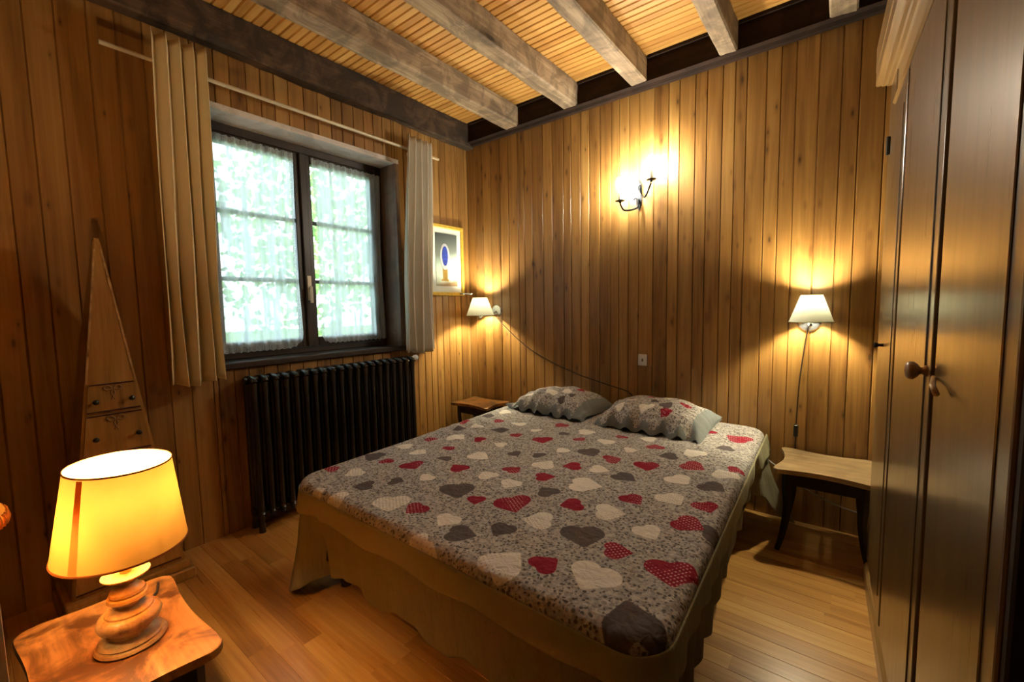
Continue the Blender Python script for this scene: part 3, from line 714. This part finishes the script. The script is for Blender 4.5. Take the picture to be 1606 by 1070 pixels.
def hang(name, s0, s1, z0, zfun, off, mat, nv=26, amp_mul=1, band=False, thick=.004):
    n_ = int((s1-s0)/.012)
    def fn(u, v):
        s = s0+(s1-s0)*u; p, o_ = perim(s); hem, fl, am = region(s)
        zt = z0; zb = zfun(s, hem); z = zt+(zb-zt)*v; t = (z0-z)/max(.05, z0-hem)
        f = fl*t**1.2 + am*amp_mul*(1+.6*math.sin(s*4.1))*math.sin(s*2*PI/.16+3*math.sin(s*3.3))*t + .003*math.sin(s*60)*t*(0 if band else 1)
        p = p + o_*(off + f + .004*math.sin(PI*min(1, t*2)))
        return (shear(p.x, p.y), p.y, z)
    o = link(name, grid(fn, n_, nv), mat, quilt, True); solid(o, thick); return o
scal = lambda s, hem: .392 + .007*math.cos(2*PI*s/.36)
hang('border_band', 0, LT, ZQ-.030, scal, .003, 'sage_cloth', 10, band=True, thick=.006)
hang('skirt', 0, LT, ZQ-.075, lambda s, hem: hem + .018*math.cos(2*PI*(s-LS-LA)/.30), -.006, 'khaki_cloth', 30)
# binding cord between print and border
bm = bmesh.new(); pts = []
for i in range(400):
    s = LT*i/399; p, o_ = perim(s); pts.append((shear(p.x+o_.x*.002, p.y), p.y+o_.y*.002, ZQ-.038))
tube(bm, pts, .0035, 6); link('binding', bm, 'sage_cloth', quilt, True)

def pillow(loc, rz, label, seed, hearts, w_=.575, d_=.46, tilt=0, fr=.07):
    p = empty('pillow', loc); p.rotation_euler = (tilt, 0, rz); tag(p, label, 'pillow', 'quilted pillows at the head of the bed')
    hxw, hyw = w_/2, d_/2; nu, nv = 72, 60
    def surf(side):
        def fn(u, v):
            a, b = u*2-1, v*2-1
            pin = 1 - .05*(1-a*a) if True else 1
            X = a*hxw*(1-.035*(1-b*b)); Y = b*hyw*(1-.05*(1-a*a))
            r = (1-abs(a)**3.0)*(1-abs(b)**2.6); h = max(0, r)**.62
            wv = .016*noise.noise(Vector((X*9+seed, Y*9, 1)))*h + .022*noise.noise(Vector((X*26+seed, Y*6, 5)))*bump_(b, -.75, .35) + .012*noise.noise(Vector((X*5, Y*22+seed, 5)))*bump_(abs(a), .85, .2)
            if side > 0: z = .125*h + wv*1.5 + .006
            else: z = -.004 - .006*h
            if b < -.6: z += .022*(-.6-b)*math.sin(X*70+seed)*(1 if side > 0 else .8)
            if b < -.6: Y += .014*math.sin(X*48+seed*2)*(-.6-b)/.4
            return (X, Y, max(z, -.004*abs(side)) if side > 0 else z)
        return fn
    ins = lambda u, v: -.96 < u*2-1 < .80 and -.93+.05*math.sin(u*40) < v*2-1 < .95
    o = link('print_panel', grid(surf(1), nu, nv, keep=ins), 'quilt_print', p, True); add_hearts(o, hearts)
    bm = grid(surf(1), nu, nv, keep=lambda u, v: not ins(u, v)); grid(surf(-1), nu//2, nv//2, bm)
    link('sage_border', bm, 'pillow_sage', p, True)
    return p
cloth('pillow_sage', lin(112, 116, 116), lin(144, 150, 148), 350, 0, quilt=.3)
pillow((-1.475, 2.425, ZQ+.012), -.05, 'heart print pillow with sage border, the one nearer the window', 3.1, [(-.08, .08, 'w', .07, 1), (.12, .1, 'r', .07, 2), (-.13, -.04, 'r', .05, 3), (.06, -.03, 'w', .08, 4), (.14, -.08, 'g', .06, 1), (-.02, .10, 'g', .07, 2), (.13, .04, 'r', .07, 0), (-.02, -.10, 'w', .10, 4.4), (-.17, -.13, 'w', .07, 2), (.1, -.15, 'g', .07, 1)])
pillow((-.835, 2.425, ZQ+.014), .0, 'heart print pillow with sage border, the one nearer the wardrobe', 7.7, [(-.14, .0, 'w', .07, 1), (-.06, .09, 'r', .06, 2), (.06, .06, 'w', .09, -1.5), (.15, .12, 'r', .07, 3), (-.1, .16, 'r', .06, 0), (.08, -.06, 'g', .09, 1), (.0, -.03, 'g', .05, 2), (-.02, -.12, 'w', .10, 4.6), (-.17, -.12, 'w', .08, 1), (.10, -.13, 'r', .08, .4), (.16, .0, 'r', .07, 5)], w_=.60, tilt=.06)

# ---------------------------------------------------------------- stool tables
def stool(name, loc, w_, d_, h, top, label, cat='table', group=None, rz=0, splay=.03, cv=.03, r=.022):
    t = empty(name, loc, rz); tag(t, label, cat, group)
    hx, hy = w_/2, d_/2; pts = []
    def side(p0, p1, nrm, n=14):
        for i in range(n+1):
            k = i/n; pts.append((p0[0]+(p1[0]-p0[0])*k + nrm[0]*cv*math.sin(PI*k)**1.2, p0[1]+(p1[1]-p0[1])*k + nrm[1]*cv*math.sin(PI*k)**1.2))
    def corner(cx_, cy_, a0):
        for i in range(1, 6): an = a0+PI/2*i/6; pts.append((cx_+r*math.cos(an), cy_+r*math.sin(an)))
    side((-hx+r, -hy), (hx-r, -hy), (0, 1)); corner(hx-r, -hy+r, -PI/2)
    side((hx, -hy+r), (hx, hy-r), (-1, 0)); corner(hx-r, hy-r, 0)
    side((hx-r, hy), (-hx+r, hy), (0, -1)); corner(-hx+r, hy-r, PI/2)
    side((-hx, hy-r), (-hx, -hy+r), (1, 0)); corner(-hx+r, -hy+r, PI)
    bm = bmesh.new(); poly_prism(bm, pts, h-.022, h, bev=.005); link('table_top', bm, top, t)
    bm = bmesh.new(); ax, ay = hx-.055, hy-.055
    for (x0, x1, y0, y1) in ((-ax, ax, -ay-.009, -ay+.009), (-ax, ax, ay-.009, ay+.009), (-ax-.009, -ax+.009, -ay, ay), (ax-.009, ax+.009, -ay, ay)): box(bm, x0, x1, y0, y1, h-.085, h-.022, bev=.002)
    link('apron', bm, 'dark_wood', t)
    for sx in (-1, 1):
        for sy in (-1, 1):
            bm = bmesh.new(); x, y = sx*ax, sy*ay
            P = spline([(x, y, h-.022), (x, y, h-.10), (x-sx*.004, y-sy*.004, h*.5), (x+sx*splay*.35, y+sy*splay*.35, h*.2), (x+sx*splay, y+sy*splay, 0.0)], 5)
            R_ = [(.021 if p.z > h-.1 else .011+.010*(p.z/(h-.1))) for p in P]
            tube(bm, P, R_, 4); link('leg', bm, 'dark_wood', t, False)
    return t
stool('stool_table', (-.045, 2.52, 0), .40, .385, .41, 'stool_wood_lamplit', 'small dark legged table with a pale curved top, beside the wardrobe', group='small side tables with curved tops')
stool('stool_table', (-2.335, 2.56, 0), .40, .30, .425, 'lamp_table_wood', 'small dark legged table in the corner behind the bed', group='small side tables with curved tops')
stool('stool_table', (-1.385, .178, 0), .47, .318, .40, 'lamp_table_wood', 'small worn brown table in the foreground holding the big amber lamp', group='small side tables with curved tops', cv=.014, r=.034)

# ---------------------------------------------------------------- table lamp
lx, ly = -1.352, .200
tl = empty('table_lamp', (lx, ly, .401)); tag(tl, 'lit table lamp with amber drum shade and turned wooden foot on the foreground table', 'lamp')
prof = [(.0, 0), (.062, 0), (.066, .004), (.0665, .010), (.062, .014), (.060, .018), (.063, .023), (.060, .029), (.050, .033), (.043, .037), (.040, .045), (.044, .052),
        (.056, .060), (.066, .074), (.068, .086), (.064, .098), (.056, .106), (.053, .108), (.052, .112), (.044, .118), (.030, .122), (.026, .127), (.030, .131),
        (.042, .136), (.047, .143), (.045, .150), (.041, .153), (.042, .157), (.041, .162), (.037, .165), (.037, .169), (.034, .174), (.026, .179), (.022, .186), (.021, .196),
        (.030, .204), (.044, .212), (.048, .217), (.047, .220), (.02, .221), (0, .221)]
prof = [(0, 0), (.066, 0), (.069, .004), (.066, .009), (.060, .011), (.062, .015), (.058, .020), (.045, .022), (.040, .026), (.040, .034), (.048, .042), (.059, .052), (.062, .062), (.058, .073),
        (.050, .079), (.046, .080), (.045, .084), (.030, .089), (.022, .094), (.022, .100), (.034, .106), (.040, .113), (.038, .120), (.033, .122), (.035, .127), (.033, .132), (.029, .134), (.022, .142),
        (.018, .150), (.024, .158), (.040, .166), (.046, .171), (.046, .174), (0, .175)]
bm = bmesh.new(); lathe(bm, prof, 48, cap=False); link('turned_foot', bm, 'turned_wood', tl, True, .7)
bm = bmesh.new(); tube(bm, [(0, 0, .176), (0, 0, .262)], .011, 12); tube(bm, [(0, 0, .262), (0, 0, .328)], .017, 14); link('lamp_holder', bm, 'brass', tl, True, .8)
TS = Matrix.Translation((0, 0, .24)) @ Matrix.Rotation(.05, 4, Vector((-.6, .8, 0)))
def shade_surf(r0, r1, h, n=64, t=.0015, thick=True):
    bm = bmesh.new(); lathe(bm, [(r0, 0), (r0+(r1-r0)*.5, h*.5), (r1, h)], n, cap=False, M=TS); return bm
shd = link('lamp_shade', shade_surf(.124, .096, .205), 'amber_shade', tl, True)
bm = bmesh.new(); lathe(bm, [(.125, -.001), (.1256, .001), (.1252, .0035), (.1235, .004), (.1232, -.001)], 64, closed=True, cap=False, M=TS); link('rim_trim', bm, 'trim_gold', shd, True, .8)
bm = bmesh.new(); lathe(bm, [(.0958, .2025), (.0972, .2025), (.0972, .206), (.0955, .2065)], 64, closed=True, cap=False, M=TS); link('rim_trim', bm, 'trim_gold', shd, True, .8)
# seam ribbon on the shade
bm = bmesh.new(); a0, a1 = math.radians(-55), math.radians(-47.5); 
rows = []
for k in range(7):
    h = .004+.197*k/6; r = .124+(.096-.124)*h/.205+.0012
    rows.append([bm.verts.new(TS @ Vector((r*math.cos(a), r*math.sin(a), h))) for a in np.linspace(a0, a1, 4)])
for a, b in zip(rows, rows[1:]):
    for k in range(3): bm.faces.new((a[k], a[k+1], b[k+1], b[k]))
link('seam_ribbon', bm, 'amber_ribbon', shd, True)
bm = bmesh.new()
for k in range(3):
    a = k*2*PI/3+.4; tube(bm, [TS @ Vector((.014*math.cos(a), .014*math.sin(a), .055)), TS @ Vector((.117*math.cos(a), .117*math.sin(a), .04))], .0013, 6)
lathe(bm, [(.012, .05), (.018, .05), (.018, .06), (.012, .06)], 16, closed=True, cap=False, M=TS); link('shade_carrier', bm, 'brass', shd, True)
def bulb(bm, c, r, h):
    pr = [(r*.42, -h*.5), (r*.45, -h*.35), (r*.8, -h*.15), (r, h*.1), (r*.88, h*.3), (r*.55, h*.44), (0, h*.5)]
    lathe(bm, pr, 20, c=c, cap=False)
bm = bmesh.new(); bulb(bm, (0, 0, .372), .028, .085); link('bulb', bm, 'bulb_table', tl, True)
bm = bmesh.new(); tube(bm, spline([(-.05, .03, .006), (-.085, .06, .004), (-.13, .055, .004), (-.17, .085, .004), (-.22, .10, .003)], 8), .003, 6); link('cord', bm, 'brown_cord', tl, True)

# low dark cabinet at the left edge with a small fringed lamp on it
cab = empty('cabinet', (-1.475, -.26, 0)); tag(cab, 'dark cabinet at the left edge, beside the foreground lamp table', 'cabinet')
link('body', B(-.27, .268, -.24, .262, .04, .70, bev=.003), 'dark_wood', cab)
link('cabinet_top', B(-.28, .272, -.25, .262, .70, .722, bev=.004), 'dark_wood', cab)
bm = bmesh.new(); box(bm, .268, .276, .255, .266, .04, .70, bev=.001); link('edge_trim', bm, 'rod_paint', cab)
for k in (-1, 1):
    d = link('door', B(.268, .282, .008 if k > 0 else -.235, .235 if k > 0 else -.008, .08, .68, bev=.004), 'dark_wood', cab)
    bm = bmesh.new(); lathe(bm, [(.006, 0), (.005, .01), (.012, .018), (.009, .028), (0, .03)], 14, cap=False, M=Matrix.Translation((.282, k*.04, .4)) @ Matrix.Rotation(PI/2, 4, 'Y')); link('knob', bm, 'brass', d, True)
fl_ = empty('fringed_lamp', (-1.262, -.093, .722)); tag(fl_, 'small amber fringed lampshade at the very left edge of the photo', 'lamp')
bm = bmesh.new(); lathe(bm, [(0, 0), (.045, 0), (.045, .01), (.015, .02), (.010, .06), (.013, .12), (.009, .15), (0, .15)], 24, cap=False); link('lamp_foot', bm, 'brass', fl_, True, .9)
bm = bmesh.new(); lathe(bm, [(.120, .105), (.085, .18), (.055, .25)], 48, cap=False); sh2 = link('lamp_shade', bm, 'amber_shade', fl_, True)
bm = bmesh.new()
for k in range(60):
    a = 2*PI*k/60; tube(bm, [(.1195*math.cos(a), .1195*math.sin(a), .108), (.121*math.cos(a), .121*math.sin(a), .094), (.121*math.cos(a), .121*math.sin(a), .085)], [.003, .0045, .002], 5)
link('fringe', bm, 'amber_ribbon', sh2, True)
bm = bmesh.new(); bulb(bm, (0, 0, .185), .02, .06); link('bulb', bm, 'bulb_small', fl_, True)

# ---------------------------------------------------------------- wall lamps
def wall_lamp(px_, pz, sc_, r0, r1, h, sz, label, group='bedside wall lamps', mirror=1):
    L = empty('wall_lamp', (px_, YB-.001, pz)); tag(L, label, 'wall lamp', group)
    bm = bmesh.new(); lathe(bm, [(0, .016), (.03, .016), (.047, .012), (.053, .004), (.053, 0), (0, 0)], 36, cap=False, M=Matrix.Rotation(PI/2, 4, 'X')); link('wall_plate', bm, 'chrome', L, True, .6)
    sx, sy = sc_[0]-px_, sc_[1]-YB; zz = sz-pz
    bm = bmesh.new(); tube(bm, spline([(0, -.014, 0), (0, -.04, -.016), (sx*.6, sy*.75, -.02), (sx, sy, zz-.02), (sx, sy, zz+.01)], 8), .0055, 10); link('arm', bm, 'chrome', L, True)
    bm = bmesh.new(); tube(bm, [(sx, sy, zz+.0), (sx, sy, zz+.058)], .013, 14); link('lamp_holder', bm, 'wax_sleeve', L, True, .8)
    bm = bmesh.new(); lathe(bm, [(r0, 0), (r1, h)], 48, c=(sx, sy, zz), cap=False); s_ = link('lamp_shade', bm, 'ivory_shade', L, True)
    bm = bmesh.new(); lathe(bm, [(r0+.0008, -.001), (r0+.0018, .003), (r0-.001, .003)], 48, c=(sx, sy, zz), closed=True, cap=False); link('rim', bm, 'ivory_shade', s_, True)
    bm = bmesh.new(); lathe(bm, [(r1+.0008, h-.002), (r1+.001, h+.001), (r1-.001, h)], 48, c=(sx, sy, zz), closed=True, cap=False); link('rim', bm, 'ivory_shade', s_, True)
    bm = bmesh.new(); bulb(bm, (sx, sy, zz+.090), .018, .062); link('bulb', bm, 'bulb_wall', L, True)
    return L
wr_ = wall_lamp(-.145, 1.095, (-.132, 2.61), .094, .046, .135, 1.098, 'lit ivory shaded wall lamp above the table beside the wardrobe')
bm = bmesh.new(); tube(bm, spline([(0, -.012, -.02), (-.012, -.008, -.10), (-.022, -.006, -.2), (-.034, -.006, -.36), (-.040, -.006, -.55)], 8), .0028, 6)
bm2 = bm; link('cord', bm2, 'brown_cord', wr_, True)
link('cord_switch', B(-.050, -.030, -.022, -.002, -.62, -.555, bev=.004), 'black_plastic', wr_)
bm = bmesh.new(); tube(bm, [(-.040, -.006, -.62), (-.041, -.006, -.70), (-.042, -.006, -1.0)], .0028, 6); link('cord', bm, 'brown_cord', wr_, True)
wl_ = wall_lamp(-2.275, 1.165, (-2.345, 2.60), .113, .058, .145, 1.132, 'lit ivory shaded wall lamp in the corner beside the picture')
bm = bmesh.new(); tube(bm, spline([(-.005, -.012, -.05), (.235, -.006, -.24), (.45, -.006, -.356), (.73, -.006, -.456), (.98, -.006, -.516), (1.14, -.006, -.552), (1.2, -.006, -.62)], 8), .0032, 6); link('cord', bm, 'brown_cord', wl_, True)
bm = bmesh.new(); lathe(bm, [(.010, -.018), (.012, 0), (.010, .018)], 10, M=Matrix.Translation((.20, -.012, -.215))); 
bm.free()
bm = bmesh.new(); tube(bm, [(-.20, -.20, .145), (-.115, -.17, .143)], .006, 8); lathe(bm, [(0, 0), (.02, 0), (.022, .01), (.0, .014)], 18, c=(-.20, -.20, .138), cap=False); link('swing_arm', bm, 'chrome', wl_, True, .8)

# ---------------------------------------------------------------- candle sconce
sc = empty('candle_sconce', (-1.068, YB-.001, 1.90)); tag(sc, 'wrought iron double candle sconce, both bulbs lit, on the back wall', 'sconce')
bm = bmesh.new(); poly_prism(bm, [(-.016, -.07), (0, -.10), (.016, -.07), (.020, 0), (.016, .07), (0, .095), (-.016, .07), (-.020, 0)], 0, .006, bev=.001)
for v in bm.verts: v.co = Vector((v.co.x, -v.co.z, v.co.y))
link('backplate', bm, 'wrought_iron', sc)
def sconce_arm(p0, low, cup, curl, zs, hb):
    bm = bmesh.new(); tube(bm, spline([curl[0], curl[1], curl[2], p0, low, (cup[0], cup[1], cup[2]-.015)], 8), .0062, 8); link('arm', bm, 'wrought_iron', sc, True)
    bm = bmesh.new(); lathe(bm, [(.0, -.014), (.008, -.010), (.010, -.002), (.030, .003), (.031, .006), (.012, .006), (0, .006)], 24, c=cup, cap=False); link('drip_cup', bm, 'wrought_iron', sc, True, .8)
    bm = bmesh.new(); lathe(bm, [(.0125, .006), (.0125, .006+zs)], 16, c=cup); link('candle_sleeve', bm, 'wax_sleeve', sc, True, .8)
    bm = bmesh.new(); bulb(bm, (cup[0], cup[1], cup[2]+.006+zs+hb/2), .026, hb); link('bulb', bm, 'bulb_sconce', sc, True)
sconce_arm((-.005, -.03, -.085), (-.055, -.10, -.105), (-.082, -.11, -.048), ((-.03, -.02, -.03), (-.015, -.02, -.022), (.0, -.02, -.045)), .05, .095)
sconce_arm((.035, -.035, -.02), (.075, -.09, -.035), (.112, -.10, .05), ((.018, -.02, .055), (.002, -.02, .045), (.008, -.02, .01)), .05, .095)

# socket and cords
sk = empty('light_switch', (-1.036, YB-.001, .836)); tag(sk, 'small white switch plate on the back wall above the pillows', 'switch')
link('plate', B(-.030, .030, -.010, 0, -.038, .038, bev=.003), 'white_plastic', sk); link('rocker', B(-.005, .005, -.014, -.009, -.010, .010, bev=.002), 'chrome', sk)
bm = bmesh.new(); tube(bm, spline([(-.36, 2.70, .37), (-.306, 2.70, .323), (-.223, 2.70, .272), (-.14, 2.70, .207), (-.002, 2.70, .15), (.121, 2.70, .132), (.3, 2.70, .13)], 8), .0042, 8)
tag(link('power_cord', bm, 'white_cord', None, True), 'white power cord sagging along the wall behind the small table', 'cord')
o = bm = bmesh.new(); tube(bm, spline([(-2.5, YB-.006, .0), (-2.5, YB-.006, .02)], 2), .002, 4); bm.free()

# ---------------------------------------------------------------- wardrobe
wa = empty('wardrobe', (.117, 2.315, 0), math.atan2(-1, .035)); tag(wa, 'tall glossy brown wooden wardrobe with moulded cornice along the right side', 'wardrobe')
WL, WD = 1.56, .52      # length towards the camera, depth into the room side
link('carcass', B(0, WL, .06, WD, .09, 2.05, bev=.004), 'wardrobe_wood', wa)
link('side_panel_shade', B(WL, WL+.018, -.004, WD, .0, 2.045, bev=.003), 'dark_wood', wa)  # near side coloured dark to stand for the shade on it
bm = bmesh.new(); extrude_profile(bm, [(WD, 0), (-.012, 0), (-.012, .06), (-.006, .072), (.0, .078), (.002, .095), (WD, .095)], -.004, WL+.004); link('plinth', bm, 'wardrobe_trim_wood', wa)
bm = bmesh.new()
cor = [(0.06, 2.036), (.0, 2.036), (-.004, 2.048), (-.014, 2.048), (-.018, 2.057), (-.029, 2.057), (-.032, 2.064), (-.044, 2.066), (-.048, 2.072), (-.048, 2.12), (-.050, 2.125), (-.050, 2.22), (.5, 2.22), (.5, 2.0)]
# mitred return at the far and near ends
def cornice(bm, prof, x0, x1, y1):
    A_ = [bm.verts.new((x0+min(0, y), y, z)) for y, z in prof[:-2]]; B_ = [bm.verts.new((x1-min(0, y), y, z)) for y, z in prof[:-2]]
    A2 = [bm.verts.new((x0+min(0, y), y1, z)) for y, z in prof[:-2]]; B2 = [bm.verts.new((x1-min(0, y), y1, z)) for y, z in prof[:-2]]
    n_ = len(A_)
    for k in range(n_-1):
        bm.faces.new((A_[k], B_[k], B_[k+1], A_[k+1])); bm.faces.new((A2[k], A_[k], A_[k+1], A2[k+1])); bm.faces.new((B_[k], B2[k], B2[k+1], B_[k+1]))
    bm.faces.new((A_[-1], B_[-1], B2[-1], A2[-1])); bm.faces.new((A_[0], A2[0], B2[0], B_[0])); bm.faces.new(A2); bm.faces.new(B2[::-1])
cornice(bm, cor, 0, WL, WD); link('cornice', bm, 'wardrobe_trim_wood', wa)
DZ0, DZ1 = .105, 1.90
def door(x0, x1, name='door', knob=None, hinge=None):
    bm = bmesh.new(); box(bm, x0, x1, -.008, .022, DZ0, DZ1, bev=.004, seg=2); d = link(name, bm, 'wardrobe_wood', wa)
    return d
link('stile', B(.0, .175, -.004, .062, .095, 2.035, bev=.003), 'wardrobe_wood', wa)
link('top_rail', B(.175, WL, -.001, .062, 1.925, 2.035, bev=.003), 'wardrobe_trim_wood', wa)
bm = bmesh.new(); extrude_profile(bm, [(.06, 1.905), (-.008, 1.905), (-.014, 1.912), (-.012, 1.922), (.06, 1.926)], .19, WL); link('top_moulding', bm, 'wardrobe_trim_wood', wa)
d1 = door(.205, .50); d2 = door(.535, 1.075); d3 = door(1.115, WL-.004)
for d, x0, x1 in ((d1, .205, .50), (d2, .535, 1.075), (d3, 1.115, WL-.004)):
    bm = bmesh.new()
    for xx in (x1-.055,):
        box(bm, xx-.006, xx+.006, -.0105, -.007, DZ0+.08, DZ1-.08, bev=.0015)
    link('panel_bead', bm, 'wardrobe_wood', d)
bm = bmesh.new(); lathe(bm, [(.006, 0), (.005, .012), (.009, .018), (.011, .024), (.008, .028), (0, .029)], 18, cap=False, M=Matrix.Translation((.235, -.008, 1.035)) @ Matrix.Rotation(PI/2, 4, 'X')); link('metal_knob', bm, 'iron_dark', d1, True)
bm = bmesh.new(); lathe(bm, [(.012, 0), (.012, .003), (.008, .006), (.008, .010), (.014, .014), (.020, .021), (.020, .028), (.014, .034), (0, .037)], 24, cap=False, M=Matrix.Translation((1.035, -.008, 1.045)) @ Matrix.Rotation(PI/2, 4, 'X')); link('wooden_knob', bm, 'knob_wood', d2, True)
bm = bmesh.new(); tube(bm, [(1.135, -.012, 1.045), (1.18, -.02, 1.035), (1.215, -.020, 1.025)], [.004, .005, .0055], 10); link('turn_peg', bm, 'knob_wood', d3, True)
link('hinge', B(.060, .074, -.016, -.004, 1.76, 1.83, bev=.003), 'iron_dark', wa)

# ---------------------------------------------------------------- garden outside the window
bm = bmesh.new(); box(bm, -40, -2.87, -25, 30, -.6, -.5); tag(link('ground', bm, 'grass_ground'), kind='structure')
def tree(loc, rad_, h, seed, label, nleaf=900, ls=.16):
    t = empty('tree', loc); tag(t, label, 'tree', 'trees outside the window'); r = random.Random(seed)
    bm = bmesh.new(); tube(bm, spline([(0, 0, 0), (.05, .03, h*.35), (-.04, .02, h*.7), (0, 0, h)], 5), [.12*(1-i/20) for i in range(16)], 8); link('trunk', bm, 'bark', t, True)
    V, F = [], []
    for k in range(nleaf):
        th, ph, q = r.uniform(0, 2*PI), math.acos(r.uniform(-1, 1)), r.random()**.4
        c = Vector((math.cos(th)*math.sin(ph)*rad_*q, math.sin(th)*math.sin(ph)*rad_*q, h*.75+math.cos(ph)*rad_*1.1*q))
        M = Matrix.Rotation(r.uniform(0, 6), 3, 'X') @ Matrix.Rotation(r.uniform(0, 6), 3, 'Y'); s = ls*r.uniform(.6, 1.3); i0 = len(V)
        for p in ((-.5, 0, 0), (-.15, .3, .05), (.5, 0, 0), (-.15, -.3, .05)): V.append(tuple(c + M @ (Vector(p)*s)))
        F.append((i0, i0+1, i0+2, i0+3))
    me = bpy.data.meshes.new('foliage'); me.from_pydata(V, [], F); me.materials.append(MATS['leaf']); o = bpy.data.objects.new('foliage', me); COL.objects.link(o); o.parent = t; o['kind'] = 'stuff'
tree((-7.0, 3.4, -.5), 1.5, 3.6, 1, 'leafy green tree outside, behind the left casement', 900)
tree((-8.5, 7.2, -.5), 2.0, 4.2, 2, 'leafy green tree outside, behind the right casement', 1000)
tree((-13.0, 7.5, -.5), 3.2, 6.5, 3, 'tall leafy tree outside, farthest from the window', 1100, .3)
